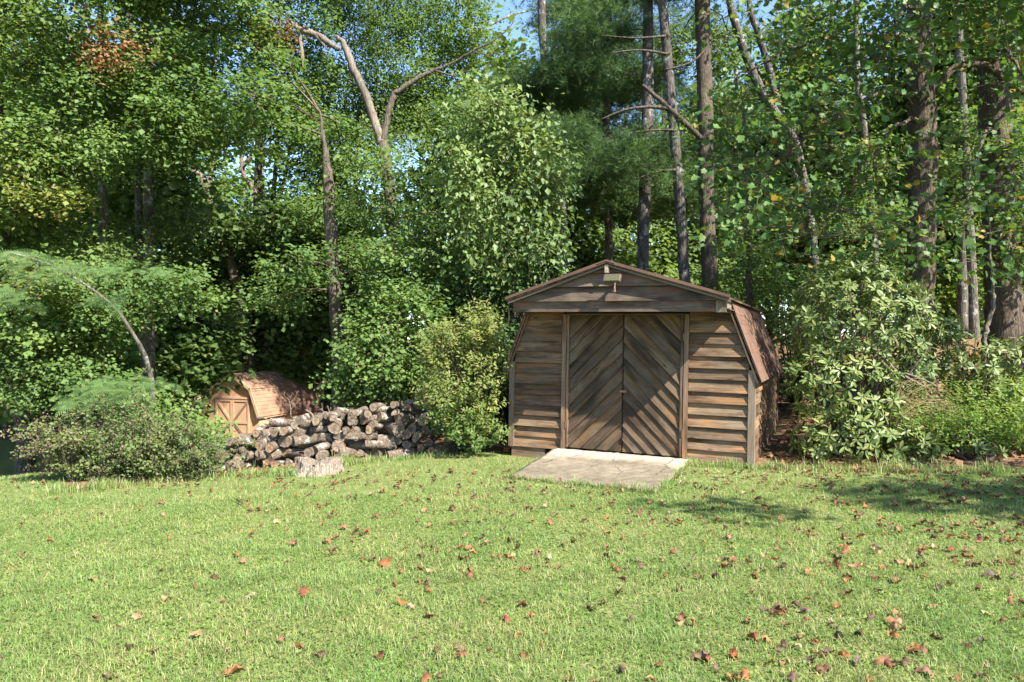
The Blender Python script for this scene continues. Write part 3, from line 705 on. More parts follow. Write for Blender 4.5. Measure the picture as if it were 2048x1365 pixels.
def leaves(tm, pos, nrm, dr, size):
    tv, tt = TM[tm] if isinstance(tm, str) else tm
    n = unit(nrm); y = dr-n*(dr*n).sum(1, keepdims=True); y = unit(y); x = np.cross(y, n)
    s = np.asarray(size)[:, None, None]
    V = pos[:, None]+s*(tv[None, :, 0:1]*x[:, None]+tv[None, :, 1:2]*y[:, None]+tv[None, :, 2:3]*n[:, None])
    m = len(tv); T = tt[None]+(np.arange(len(pos))*m)[:, None, None]
    return V.reshape(-1, 3), np.zeros((0, 4), int), T.reshape(-1, 3)
KIND = {  # template, leaf size, leaves per spray, spray radius, thickness, tilt noise, droop
    'maple': ('kite_wide', .082, 50, .44, .10, .55, .25),
    'fine': ('kite', .078, 52, .44, .14, .7, .2),
    'pear': ('kite', .10, 30, .36, .20, .9, .6),
    'pine': ('tuft', .16, 42, .55, .08, .8, .1),
    'far': ('kite_wide', .2, 34, .85, .25, .6, .2),
    'shrub': ('kite_wide', .07, 34, .33, .12, .6, .2),
}
def spray_leaves(rng, C, kind, out=None, sizemul=1., keep=1.):
    tm, ls, n, Rr, th, tilt, droop = KIND[kind]
    n = max(3, int(n*keep)); k = len(C); 
    r = Rr*np.sqrt(rng.random((k, n)))*rng.uniform(.6, 1.25, (k, 1)); a = rng.random((k, n))*2*np.pi
    # an open, irregular spray: elongated along a random heading
    hd = rng.random((k, 1))*2*np.pi; ex = rng.uniform(.5, 1, (k, 1))
    dx, dy = r*np.cos(a), r*np.sin(a)*ex
    px = dx*np.cos(hd)-dy*np.sin(hd); py = dx*np.sin(hd)+dy*np.cos(hd)
    tl = rng.normal(0, .28, (k, 2))
    pz = th*rng.normal(0, 1, (k, n))-droop*r*r+px*tl[:, :1]+py*tl[:, 1:]
    P = C[:, None]+np.stack([px, py, pz], -1)
    nrm = np.array([.18, -.2, 1.])+tilt*rng.standard_normal((k, n, 3)); nrm[..., 2] = np.abs(nrm[..., 2])
    if out is not None: nrm = nrm+.35*out[:, None]
    dr = np.stack([px, py, -droop*1.2-.2*np.ones_like(px)], -1)+.35*rng.standard_normal((k, n, 3))
    if kind == 'pine': dr = np.stack([px, py, .25*np.ones_like(px)], -1)/Rr+.5*rng.standard_normal((k, n, 3))
    sz = ls*sizemul*np.clip(rng.lognormal(-.1, .32, k*n), .4, 1.7)
    return leaves(tm, P.reshape(-1, 3), nrm.reshape(-1, 3), dr.reshape(-1, 3), sz)
def blob_centers(rng, c, r, n, shell=.35):
    d = unit(rng.standard_normal((n, 3))); rad = (shell+(1-shell)*rng.random((n, 1)))**.8
    return np.asarray(c)+d*rad*np.asarray(r), d
def twigs(rng, roots, tips, r0=.012, r1=.004, sag=.1, seg=3):
    parts = []
    for a, b in zip(roots, tips):
        m = (a+b)/2+np.array([rng.normal()*.08, rng.normal()*.08, sag*np.linalg.norm(b-a)])
        P = smooth_path([a, m, b], 5); parts.append(tube(P, np.linspace(r0, r1, 5), seg, cap=False))
    return parts

# ------------------------------------------------------------------ trees
def path3(path, Y, Yend=None, ground=True, n=None, rng=None, wob=.0):
    """path of (px, py, width px) from the bottom up -> points, radii"""
    ys = np.linspace(Y, Yend if Yend else Y, len(path))
    P = [at(p[0], p[1], y) for p, y in zip(path, ys)]; r = [p[2]/2/F*y for p, y in zip(path, ys)]
    if ground:
        b = P[0].copy(); b[2] = gz(b[0], b[1])-.15
        if b[2] < P[0][2]-.1: P = [b]+P; r = [r[0]*1.25]+r
    PR = smooth_path([(*p, q) for p, q in zip(P, r)], n or max(10, 5*len(P)))
    pts = PR[:, :3]
    if rng is not None and wob: pts[1:-1] += wob*rng.standard_normal((len(pts)-2, 3))
    return pts, np.maximum(PR[:, 3], .004)
class Tree:
    def __init__(s, name, label, cat, paths, Y, bark, group=None, seed=0, seg=10, kind=None, leaf=None):
        s.rng = np.random.default_rng(seed+11); s.name = name
        s.paths = []
        base = None
        for i, pt in enumerate(paths):
            P, r = path3(pt['p'], pt.get('Y', Y), pt.get('Ye'), pt.get('g', i == 0), rng=s.rng, wob=.008)
            s.paths.append((P, r, pt.get('bark', bark), pt.get('n', 'trunk' if i == 0 else 'limb'), pt.get('dead', False)))
        base = s.paths[0][0][0]; s.base = base
        s.root = empty(name, base); tag(s.root, label, cat, group)
        for P, r, bk, nm, dead in s.paths:
            V, Q, T = tube(P-base, r, seg, s.rng, .05)
            link(nm, mk(nm, V, [Q, T], M[bk], True), s.root)
        s.blobs = []; s.kind = kind; s.leaf = leaf; s.Y = Y
        s.px = np.mean([p[0] for p in paths[0]['p']])
    def crown(s, nm='crown', dens=32, keep=1., sizemul=1.):
        if not s.blobs: return
        Cs, Ds, tw = [], [], []
        allP = np.vstack([p for p, r, b, n, d in s.paths if not d]); 
        for c, r in s.blobs:
            n = max(4, int(dens*(r[0]*r[1]*r[2])**.66/.75))
            C, D = blob_centers(s.rng, c, r, n); Cs.append(C); Ds.append(D)
            d2 = ((allP-np.asarray(c))**2).sum(1)+1.5*np.clip(allP[:, 2]-c[2], 0, None)**2
            a = allP[np.argmin(d2)]
            if np.linalg.norm(a-c) < 2.7:
                tw += twigs(s.rng, [a], [np.asarray(c)], .022, .010, .08, 4)
                idx = s.rng.choice(n, max(1, n//2), replace=False); tw += twigs(s.rng, [np.asarray(c)]*len(idx), C[idx], .009, .003, .05)
        C = np.vstack(Cs); D = np.vstack(Ds)
        V, Q, T = spray_leaves(s.rng, C, s.kind, D, sizemul, keep)
        link(nm, mk(nm, V-s.base, [T], s.leaf), s.root)
        if tw:
            V, fc = join(tw); o = link('twigs', mk('twigs', V-s.base, fc, M['twig']), s.root); o['kind'] = 'stuff'
def P_(*a): return list(a)

T = {}
def add(key, *a, **k): T[key] = Tree(*a, **k); return T[key]
# --- left woods
add('G', 'maple_tree', 'dark trunked leafy maple at the far left edge, its base above the shaded grass', 'tree',
    [dict(p=[(52, 885, 34), (42, 820, 27), (28, 680, 24), (10, 450, 20), (-5, 200, 16), (-10, -200, 10)])], 13.5, 'bark_brown', seed=1, kind='maple', leaf=M['maple_light'])
add('F', 'maple_tree', 'mottled pale grey straight trunk left of the leaning trunk, behind the mimosa', 'tree',
    [dict(p=[(298, 760, 22), (297, 560, 20), (296, 330, 19), (292, 100, 15), (290, -250, 10)]), dict(p=[(290, 650, 12), (278, 480, 12), (274, 300, 10), (268, 60, 7)], g=True, Y=17)], 16.5, 'bark_grey', seed=2, kind='maple', leaf=M['maple'])
add('C', 'maple_tree', 'leaning brown trunk forking high up, left of the small tan shed', 'tree',
    [dict(p=[(500, 700, 20), (470, 560, 18), (440, 460, 17), (415, 385, 16), (398, 350, 11), (360, 330, 8), (335, 318, 6), (305, 303, 4)]),
     dict(p=[(410, 375, 12), (425, 340, 8), (435, 280, 6), (430, 120, 4)], g=False)], 29, 'dead', seed=3, kind='maple', leaf=M['maple'])
add('D', 'maple_tree', 'slim forked trunk just right of the leaning trunk, above the small tan shed', 'tree',
    [dict(p=[(536, 700, 17), (527, 560, 15), (531, 480, 14), (518, 410, 12), (500, 370, 10), (484, 335, 8), (475, 200, 6)]),
     dict(p=[(531, 470, 10), (545, 430, 9), (560, 395, 7), (575, 330, 5)], g=False),
     dict(p=[(478, 345, 8), (520, 300, 10), (575, 322, 9), (620, 330, 6)], g=False)], 29.6, 'dead', seed=4, kind='maple', leaf=M['maple'])
add('A', 'maple_tree', 'straight dark maple trunk rising behind the woodpile, leafy layers above', 'tree',
    [dict(p=[(678, 720, 28), (670, 600, 26), (662, 480, 26), (656, 370, 23), (652, 320, 15), (646, 275, 8), (640, 225, 4)])], 14.2, 'bark_brown', seed=5, kind='maple', leaf=M['maple'])
add('B', 'broken_tree', 'tall tree with a broken dead limb snapped off and hanging to the left', 'tree',
    [dict(p=[(800, 660, 30), (785, 440, 26), (770, 310, 22), (762, 285, 20)]),
     dict(p=[(764, 290, 17), (750, 248, 17), (733, 196, 16), (707, 137, 16), (690, 94, 13), (672, 72, 7)], g=False, bark='dead', n='broken_limb'),
     dict(p=[(764, 288, 13), (774, 240, 13), (785, 195, 12), (800, 180, 10), (830, 160, 9), (868, 141, 7), (900, 128, 5), (950, 100, 4), (1000, 72, 3), (1030, 40, 2)], g=False),
     dict(p=[(868, 141, 5), (905, 150, 3), (940, 140, 2)], g=False), dict(p=[(945, 102, 3), (980, 110, 2), (1010, 100, 1.5)], g=False),
     dict(p=[(675, 98, 10), (655, 84, 12), (630, 68, 12), (600, 58, 9), (580, 42, 6), (572, 25, 3)], g=False, bark='dead', n='hanging_limb', dead=True),
     dict(p=[(655, 100, 3), (630, 70, 8), (606, 52, 4)], g=False, bark='dead', n='bark_strip', dead=True),
     dict(p=[(609, 145, 7), (604, 110, 8), (598, 62, 7)], g=False, bark='dead', n='hanging_limb', dead=True)], 15.0, 'bark_brown', seed=6, kind='fine', leaf=M['maple'])
add('H', 'maple_tree', 'pair of distant dark trunks standing behind the small tan shed roof', 'tree',
    [dict(p=[(500, 740, 22), (502, 640, 20), (512, 500, 18), (520, 200, 14)]), dict(p=[(518, 740, 14), (524, 640, 13), (540, 480, 10), (560, 200, 8)], g=True)], 30, 'bark_brown', seed=7, kind='far', leaf=M['maple'])
add('U', 'maple_tree', 'rusty tinged maple crown at the upper left', 'tree',
    [dict(p=[(205, 760, 18), (208, 600, 17), (205, 400, 15), (200, 150, 12), (200, -200, 8)])], 15.5, 'bark_grey', seed=8, kind='fine', leaf=M['maple_light'])
# foliage masses of the left woods: each goes to the nearest of its trees
rb = np.random.default_rng(42)
gaps = [(520, 300, 55, 45), (255, 365, 50, 55), (470, 385, 40, 30), (60, 190, 50, 35), (185, 25, 40, 30), (830, 300, 40, 55), (640, 15, 30, 30), (590, 400, 35, 40), (520, 205, 30, 20), (425, 470, 60, 60), (470, 620, 60, 70), (710, 330, 30, 40)]
left = ['G', 'F', 'A', 'B', 'U']
SUNV = np.array(SUN)
def sunny(c, rad=1.9):                                  # keep the clearing through which the sun reaches the small shed
    for q in ((-8.8, 23.6, -.6), (-8.0, 25., .2), (-7.0, 26., .2)):
        d = np.asarray(c)-np.array(q); t = d@SUNV
        if t > 0 and np.linalg.norm(d-t*SUNV) < rad: return True
    return False
def mass(px, py, Y, rx, rz, key=None, ry=None):
    c = at(px, py, Y)
    if key is None: key = min(left, key=lambda q: abs(T[q].px-px)+25*abs(T[q].Y-Y))
    T[key].blobs.append((c, (rx, ry or rx, rz)))
for gx in range(-140, 960, 88):
    for gy in range(-120, 560, 80):
        for dep in range(2):
            px = gx+rb.uniform(-40, 40); py = gy+rb.uniform(-34, 34)
            if any(((px-g[0])/g[2])**2+((py-g[1])/g[3])**2 < 1.2 for g in gaps): continue
            if py > 300 and 560 < px < 880 and rb.random() < .25: continue
            if py > 305 and 355 < px < 590: continue
            if py > 430 and 330 < px < 560: continue
            if px > 840 and rb.random() < .6: continue
            # keep the dead limb and the leaning trunk in view
            Y = rb.uniform(12.4, 14.2) if dep == 0 else rb.uniform(15.5, 18.5)
            if dep == 0 and 530 < px < 900 and py < 335: Y = rb.uniform(16.0, 17.5)
            if dep == 0 and 395 < px < 560 and 320 < py: Y = rb.uniform(15.2, 17)
            if sunny(at(px, py, Y)): continue
            if Y < 14.6 and 600 < px < 730 and py > 340: continue
            if 250 < px < 340 and 330 < py < 560 and Y < 16: continue
            mass(px, py, Y, rb.uniform(.75, 1.15), rb.uniform(.35, .6))
for k in range(40):
    a_ = (rb.uniform(-150, 900), rb.uniform(-560, -180), rb.uniform(13.5, 18))
    if not sunny(at(*a_), 2.3): mass(*a_, rb.uniform(1., 1.6), rb.uniform(.6, 1.))
# lower leafy masses on the left, above the wild shrub
for k in range(34):
    px = rb.uniform(-120, 380); py = rb.uniform(560, 800)
    if 210 < px and py > 690 and rb.random() < .6: continue
    mass(px, py, rb.uniform(12.5, 15.5), rb.uniform(.7, 1.05), rb.uniform(.35, .5), 'G' if px < 150 else 'F')
for px, py in ((760, 590), (590, 530), (790, 545), (830, 585), (760, 500), (575, 590), (860, 520)):
    mass(px+rb.uniform(-10, 10), py, rb.uniform(13, 14), .8, .36, 'A')
for px, py in ((360, 290), (420, 250), (480, 230), (540, 240), (600, 350), (500, 180)):
    mass(px, py, 28.5 + rb.uniform(-.5, 2), 1.7, .8, 'C' if px < 470 else 'D')
for k in ('C', 'D'): T[k].crown(dens=14)
for k in range(26): mass(rb.uniform(660, 930), rb.uniform(-60, 260), rb.uniform(20, 23), rb.uniform(1.2, 1.6), rb.uniform(.5, .8), 'B')
for k in left: T[k].crown()
T['H'].blobs += [(at(480+60*k+20*rb.random(), 420+90*rb.random(), 29), (2, 2, 1.2)) for k in range(-3, 5)]; T['H'].crown(dens=9)
# rusty patch
rr = np.random.default_rng(77)
def extra_leaves(tree, nm, pts, mat, kind, n, r):
    C = np.vstack([blob_centers(rr, p, r, n)[0] for p in pts]); V, Q, Tt = spray_leaves(rr, C, kind)
    link(nm, mk(nm, V-tree.base, [Tt], mat), tree.root)
extra_leaves(T['U'], 'rusty_foliage', [at(205, 80, 12.6), at(215, 118, 12.5), at(250, 95, 12.8)], M['rusty'], 'fine', 6, (.45, .45, .25))
extra_leaves(T['B'], 'dead_foliage', [at(560, 75, 14.4), at(548, 62, 14.5)], M['rusty'], 'fine', 5, (.22, .22, .3))
extra_leaves(T['G'], 'yellowing_foliage', [at(30, 330, 12.6), at(70, 370, 12.4), at(20, 420, 12.4), at(90, 560, 12.2)], M['yellowing'], 'maple', 14, (.8, .8, .4))

# --- pear tree in front, left of and behind the shed
pear = add('pear', 'pear_tree', 'bright light green tree drooping in front of the dark pines, left of the shed roof', 'tree',
    [dict(p=[(1030, 700, 22), (1025, 560, 20), (1018, 400, 16), (1010, 250, 9), (1005, 170, 5)])], 13.6, 'bark_brown', seed=20, kind='pear', leaf=M['pear'])
for px, py, rx, rz in ((935, 190, .35, .35), (960, 240, .6, .4), (1010, 300, .8, .5), (940, 330, .6, .4), (1060, 290, .6, .45), (900, 300, .3, .3), (1080, 350, .65, .5), (1000, 390, .9, .5), (920, 400, .5, .4), (1090, 420, .6, .45), (1030, 460, .8, .45), (950, 470, .6, .4), (1100, 490, .4, .4), (980, 215, .45, .4), (1045, 230, .45, .35), (1000, 520, .6, .35), (1110, 300, .3, .4), (905, 225, .2, .2), (890, 365, .3, .25)):
    pear.blobs.append((at(px, py, 12.8+rb.uniform(-.4, .6)), (rx, rx, rz)))
pear.crown(dens=50)
# --- pines in the middle
def pine(key, label, paths, Y, masses, seed, bark='bark_pine', group=None, dens=30):
    t = add(key, 'pine_tree', label, 'tree', paths, Y, bark, seed=seed, kind='pine', leaf=M['pine'], group=group)
    for px, py, yy, rx, rz in masses:
        if not sunny(at(px, py, yy), 2.2): t.blobs.append((at(px, py, yy), (rx, rx, rz)))
    t.crown(dens=dens); return t
pine('p1', 'dark pine trunk rising through the needles left of the shed peak', [dict(p=[(1130, 700, 24), (1120, 420, 24), (1100, 200, 20), (1085, 60, 16), (1080, -200, 12)])], 18,
     [(1090+rb.uniform(-110, 110), rb.uniform(-120, 360), rb.uniform(16.5, 19.5), rb.uniform(.9, 1.5), rb.uniform(.25, .45)) for k in range(38)], 21)
pine('p2', 'thin pine trunk directly above the shed peak', [dict(p=[(1222, 640, 15), (1216, 420, 15), (1212, 200, 14), (1208, -150, 11)])], 21,
     [(1190+rb.uniform(-90, 60), rb.uniform(-100, 440), rb.uniform(19.5, 22), rb.uniform(.9, 1.5), rb.uniform(.25, .4)) for k in range(26)], 22)
pine('p3', 'pale grey lichen spotted pine trunk second right of the shed peak', [dict(p=[(1282, 640, 25), (1286, 500, 24), (1293, 300, 24), (1296, 100, 22), (1298, -200, 16)])], 17,
     [(1250, 300, 16.4, 1.0, .3), (1300, 335, 16, .9, .25), (1220, 330, 16.5, .8, .25), (1330, 290, 16.6, .6, .25), (1280, -40, 17, 1.2, .4), (1210, 60, 17, 1., .3), (1180, 160, 17, 1., .3), (1230, -90, 16, 1.3, .4)], 23)
def dead_limbs(tree, lst, Y):
    for p in lst:
        P, r = path3(p, Y, ground=False, n=10); V, Q, Tt = tube(P-tree.base, r, 6, tree.rng, .05)
        link('dead_branch', mk('dead_branch', V, [Q, Tt], M['bark_brown'], True), tree.root)
k_ = pine('p4', 'slightly leaning lichen flecked pine trunk with bare dead branches, right of the shed peak',
     [dict(p=[(1372, 640, 22), (1366, 500, 22), (1352, 300, 21), (1338, 150, 20), (1325, 0, 18), (1312, -200, 14)])], 16,
     [(1340, -60, 16, 1.2, .4), (1390, -110, 16, 1.1, .4), (1275, -130, 16, 1., .4)], 24)
dead_limbs(k_, [[(1345, 218, 9), (1300, 214, 7), (1250, 220, 5), (1200, 240, 2)], [(1335, 108, 6), (1280, 100, 4), (1220, 106, 2)], [(1332, 72, 6), (1270, 76, 4), (1200, 70, 2)],
                [(1285, 170, 7), (1320, 200, 10), (1370, 245, 12), (1410, 285, 10)], [(1352, 340, 6), (1310, 345, 4), (1270, 360, 2)], [(1330, 140, 5), (1390, 120, 4), (1440, 60, 2)], [(1350, 260, 5), (1290, 262, 4), (1220, 275, 2)]], 15.9)
add('L', 'poplar_tree', 'straight warm brown ridged trunk above the right slope of the shed roof', 'tree',
    [dict(p=[(1424, 700, 36), (1420, 560, 33), (1414, 400, 31), (1410, 200, 31), (1405, 0, 29), (1402, -300, 22)])], 16.5, 'bark_ridged', seed=25, kind='maple', leaf=M['maple_light'])
add('Mm', 'leaning_tree', 'dark slim trunk leaning left with forked top, right of the ridged brown trunk', 'tree',
    [dict(p=[(1640, 640, 18), (1620, 440, 18), (1590, 290, 18), (1540, 210, 18), (1500, 130, 17), (1476, 60, 16), (1455, -20, 14), (1430, -200, 10)]),
     dict(p=[(1580, 280, 12), (1555, 200, 14), (1530, 110, 13), (1505, 30, 12), (1490, -60, 10)], g=False)], 18, 'bark_pine', seed=26, kind='pine', leaf=M['pine'])
T['Mm'].blobs += [(at(px, py, 18.5), (1., 1., .35)) for px, py in ((1440, 40), (1480, 230), (1560, 60), (1470, 330), (1540, 380), (1600, 420), (1450, 430), (1500, 500))]; T['Mm'].crown(dens=12)
add('O', 'slender_tree', 'slender pale speckled trunk between the leaning trunk and the big poplar', 'tree',
    [dict(p=[(1752, 640, 16), (1748, 480, 15), (1740, 380, 14), (1728, 250, 13), (1716, 150, 12), (1710, -100, 9)])], 19, 'bark_grey', seed=27, kind='maple', leaf=M['maple'])
add('P', 'poplar_tree', 'thick grey brown poplar trunk behind the rhododendron', 'tree',
    [dict(p=[(1834, 690, 62), (1838, 600, 54), (1844, 450, 52), (1846, 300, 52), (1843, 150, 46), (1840, -50, 40), (1838, -300, 30)]),
     dict(p=[(1850, 195, 14), (1880, 165, 15), (1905, 140, 14), (1935, 129, 13), (1975, 133, 12), (2010, 160, 10), (2060, 195, 6)], g=False)], 12.6, 'bark_ridged', seed=28, kind='maple', leaf=M['poplar'], seg=16)
add('Q', 'slender_tree', 'thin straight pale trunk between the two big trunks at the right', 'tree',
    [dict(p=[(1948, 640, 18), (1938, 420, 16), (1926, 200, 15), (1916, 0, 13), (1910, -150, 10)])], 20, 'bark_grey', seed=29, kind='maple', leaf=M['maple'])
add('Rr', 'oak_tree', 'thickest deeply furrowed dark trunk at the right edge', 'tree',
    [dict(p=[(2012, 640, 72), (2005, 560, 62), (1998, 400, 58), (1990, 200, 56), (1984, 0, 50), (1980, -300, 36)])], 13.4, 'bark_ridged', seed=30, kind='maple', leaf=M['maple'], seg=16)
add('sap', 'sapling', 'thin crooked pale sapling stem in front of the thick dark trunk at right', 'tree',
    [dict(p=[(1968, 712, 10), (1972, 660, 9), (1984, 620, 8), (1986, 570, 7), (1982, 520, 5), (1978, 430, 3)]), dict(p=[(1974, 700, 5), (2010, 706, 5), (2050, 708, 3)], g=False)], 10.8, 'dead', seed=31, kind='maple', leaf=M['poplar'])
add('V', 'slender_tree', 'dark thin trunk close above the shed eave at its right', 'tree',
    [dict(p=[(1500, 640, 13), (1496, 500, 12), (1492, 400, 10), (1488, 200, 7)])], 15, 'bark_brown', seed=32, kind='maple', leaf=M['maple'])
for key, lst in (('L', [(1440, -80, 1.2), (1380, -140, 1.2)]), ('O', [(1700, 380, .9), (1740, 300, .9), (1680, 450, .9), (1770, 430, .8)]), ('Q', [(1930, 330, .9), (1900, 430, .8), (1960, 250, .9)]), ('V', [(1520, 440, .6), (1480, 480, .5), (1540, 520, .6)]), ('Rr', [(2060, 300, .8), (2040, 60, 1.0), (2080, 450, .8), (1940, -60, 1.2), (2050, 520, .6)])):
    for px, py, rx in lst: T[key].blobs.append((at(px, py, T[key].Y-.6), (rx, rx, rx*.5)))
    T[key].crown()

# --- big-leaved poplar boughs in the upper right: 300 leaves as parts, the rest as one
def poplar_boughs():
    rng = np.random.default_rng(55); t = T['P']; pts = []
    for k in range(330):
        px = rng.uniform(1440, 2120); lim = 560 if px > 1600 else 470
        py = rng.uniform(-60, lim)
        if 1790 < px < 1890 and 150 < py < 640 and rng.random() < .93: continue
        if 1950 < px < 2040 and 120 < py < 560 and rng.random() < .8: continue
        if 1870 < px < 2010 and 120 < py < 330 and rng.random() < .6: continue
        if px < 1560 and py < 160 and rng.random() < .7: continue
        pts.append(at(px, py, rng.uniform(9.4, 12.4)))
    for k in range(90): pts.append(at(rng.uniform(1480, 2300), rng.uniform(-380, -40), rng.uniform(9.5, 13)))
    for k in range(170): pts.append(np.array([rng.uniform(5.6, 10.2), rng.uniform(7.0, 9.8), rng.uniform(6.3, 9.2)]))  # unseen overhead clusters, added to cast shade on the boughs below
    C = np.array(pts); n = 26; k = len(C)
    off = rng.normal(0, 1, (k, n, 3))*np.array([.36, .36, .15]); P = C[:, None]+off
    nrm = np.array([.25, -.45, .8])+.6*rng.standard_normal((k, n, 3)); dr = off*np.array([1, 1, 0])+np.array([0, 0, -.35])+.3*rng.standard_normal((k, n, 3))
    P, nrm, dr = P.reshape(-1, 3), nrm.reshape(-1, 3), dr.reshape(-1, 3); sz = rng.uniform(.07, .125, len(P))
    px = P[:, 0]/P[:, 1]*F+1024; py = HOR-(P[:, 2]-CAM_Z)/P[:, 1]*F
    score = sz/P[:, 1]*np.where((px > 0) & (px < 2048) & (py > 0) & (py < 700), 1, 0)
    big = np.argsort(-score)[:300]; rest = np.setdiff1d(np.arange(len(P)), big)
    V, Q, Tt = leaves('lobed', P[rest], nrm[rest], dr[rest], sz[rest])
    o = link('foliage', mk('foliage', V-t.base, [Tt], M['poplar']), t.root); o['kind'] = 'stuff'
    tv, tt = TM['lobed']; lm = [mk('leaf', tv*np.array([1, 1, s]), [tt], M['poplar_leaf']) for s in (.5, 1, 1.8)]
    nn = unit(nrm); y = unit(dr-nn*(dr*nn).sum(1, keepdims=True)); x = np.cross(y, nn)
    for i in big:
        q = link('leaf', lm[i % 3], t.root)
        q.matrix_local = Matrix.Translation(P[i]-t.base) @ Matrix((x[i], y[i], nn[i])).transposed().to_4x4() @ Matrix.Scale(sz[i], 4)
    # the boughs carrying them: a few long limbs, side branches to each leaf cluster
    tw = []; nodes = []
    for a, e in ((at(1846, 90, 12.6), at(1480, 150, 10.6)), (at(1846, 190, 12.6), at(1560, 330, 10.4)), (at(1846, 230, 12.6), at(1640, 470, 10.2)), (at(1843, -40, 12.6), at(1640, 40, 10.0)), (at(1990, 100, 13.3), at(2080, 240, 10.6)),
                 (at(1992, 260, 13.3), at(1930, 400, 10.8)), (at(1840, -200, 12.6), at(1760, -200, 10.2)), (at(1984, -60, 13.3), at(1940, -40, 10.4)), (at(1995, 330, 13.3), at(2060, 480, 10.8)), (at(1843, 20, 12.6), at(1750, 130, 10.2)), (at(1986, -180, 13.3), at(2120, -200, 11)), (at(1842, -120, 12.6), at(1530, -120, 11)), (at(1982, -250, 13.3), np.array([8.6, 7.8, 8.0])), (at(1982, -290, 13.3), np.array([6.3, 8.2, 7.6])), (at(1983, -270, 13.3), np.array([10., 9., 8.2]))):
        m1 = a*.65+e*.35+np.array([0, 0, .35]); m2 = a*.3+e*.7+np.array([0, 0, .3]); Pb = smooth_path([a, m1, m2, e], 16); Pb[1:] += .03*rng.standard_normal((15, 3))
        V, Q, Tt = tube(Pb-t.base, np.linspace(.045, .01, 16), 6, rng, .05); link('limb', mk('limb', V, [Q, Tt], M['bark_brown'], True), t.root); nodes.append(Pb[3:])
    nodes = np.vstack(nodes)
    for c in C:
        d_ = np.linalg.norm(nodes-c, axis=1); a = nodes[np.argmin(d_)]
        if d_.min() < 2.2: tw += twigs(rng, [a], [c], .009, .003, .08, 4)
        e = c+rng.normal(0, .3, (3, 3)); tw += twigs(rng, [c]*3, e, .004, .002, .03)
    V, fc = join(tw); o = link('twigs', mk('twigs', V-t.base, fc, M['twig']), t.root); o['kind'] = 'stuff'
def obj_leaf_mat(src, name, cols, transl, rough, spec):
    m = leaf_mat(name, cols, transl, rough=rough, spec=spec); nt = m.node_tree
    oi = N(nt, 'ShaderNodeObjectInfo')
    r = [n for n in nt.nodes if n.type == 'VALTORGB'][0]
    for l in list(r.inputs[0].links): nt.links.remove(l)
    nt.links.new(oi.outputs['Random'], r.inputs[0]); return m
M['poplar_leaf'] = obj_leaf_mat(None, 'single_poplar_leaf', [(.05, .115, .028), (.07, .145, .035), (.09, .165, .04), (.06, .13, .03), (.075, .15, .035), (.05, .11, .03), (.07, .14, .035), (.06, .125, .03), (.1, .16, .035), (.085, .15, .035), (.3, .2, .045)], .36, .5, .25)
M['rhodo_leaf'] = obj_leaf_mat(None, 'single_rhododendron_leaf', [(.075, .12, .033), (.105, .15, .043), (.135, .18, .057), (.085, .13, .036), (.115, .16, .046), (.2, .2, .07)], .24, .46, .3)
poplar_boughs()

# --- trees further back: a few crowns, copied
def bg_crown(seed, n, kind, leafmat, r=(2.6, 2.6, 4.2), zc=6.):
    rng = np.random.default_rng(seed); C = []
    while len(C) < n:
        d = unit(rng.standard_normal(3)); rad = (.35+.65*rng.random()); c = d*rad*np.array(r)
        if np.sin(c[0]*1.7+seed)*np.cos(c[2]*1.3+seed*2)+np.sin(c[1]*1.9) < -.55: continue
        C.append(c+np.array([0, 0, zc]))
    V, Q, Tt = spray_leaves(rng, np.array(C), kind, unit(np.array(C)-np.array([0, 0, zc])))
    return mk('crown', V, [Tt], leafmat)
def bg_trunk(seed, h=14):
    rng = np.random.default_rng(seed); P = [np.array([0, 0, -.3])]
    for k in range(6): P.append(P[-1]+np.array([rng.normal()*.12, rng.normal()*.12, h/6]))
    parts = [tube(smooth_path(P, 14), np.linspace(.17, .05, 14), 7)]
    for k in range(9):
        i = rng.integers(2, 6); a = P[i]; e = a+np.array([rng.normal()*1.6, rng.normal()*1.6, rng.uniform(.3, 1.5)]); parts += twigs(rng, [a], [e], .05, .015, .05, 5)
    V, fc = join(parts); return mk('trunk', V, fc, M['bark_grey'], True)
crowns = [bg_crown(101, 520, 'far', M['maple'], (2.8, 2.8, 6.5), 7.5), bg_crown(102, 520, 'far', M['maple_light'], (2.8, 2.8, 6.), 7.), bg_crown(103, 420, 'far', M['maple'], (2.4, 2.4, 4.5), 9), bg_crown(104, 300, 'far', M['yellowing'], (2.0, 2.0, 3.0), 5.)]
trunks = [bg_trunk(201), bg_trunk(202), bg_trunk(203)]
pcr = bg_crown(105, 240, 'pine', M['pine'], (2.1, 2.1, 5.5), 9.)
rg = np.random.default_rng(9)
spots = []
for X in np.arange(-27, 30, 2.9):                          # second row
    spots.append((X+rg.uniform(-1, 1), rg.uniform(22, 27)))
for X in np.arange(-36, 40, 3.4): spots.append((X+rg.uniform(-1.4, 1.4), rg.uniform(30, 38)))
n_bg = 0
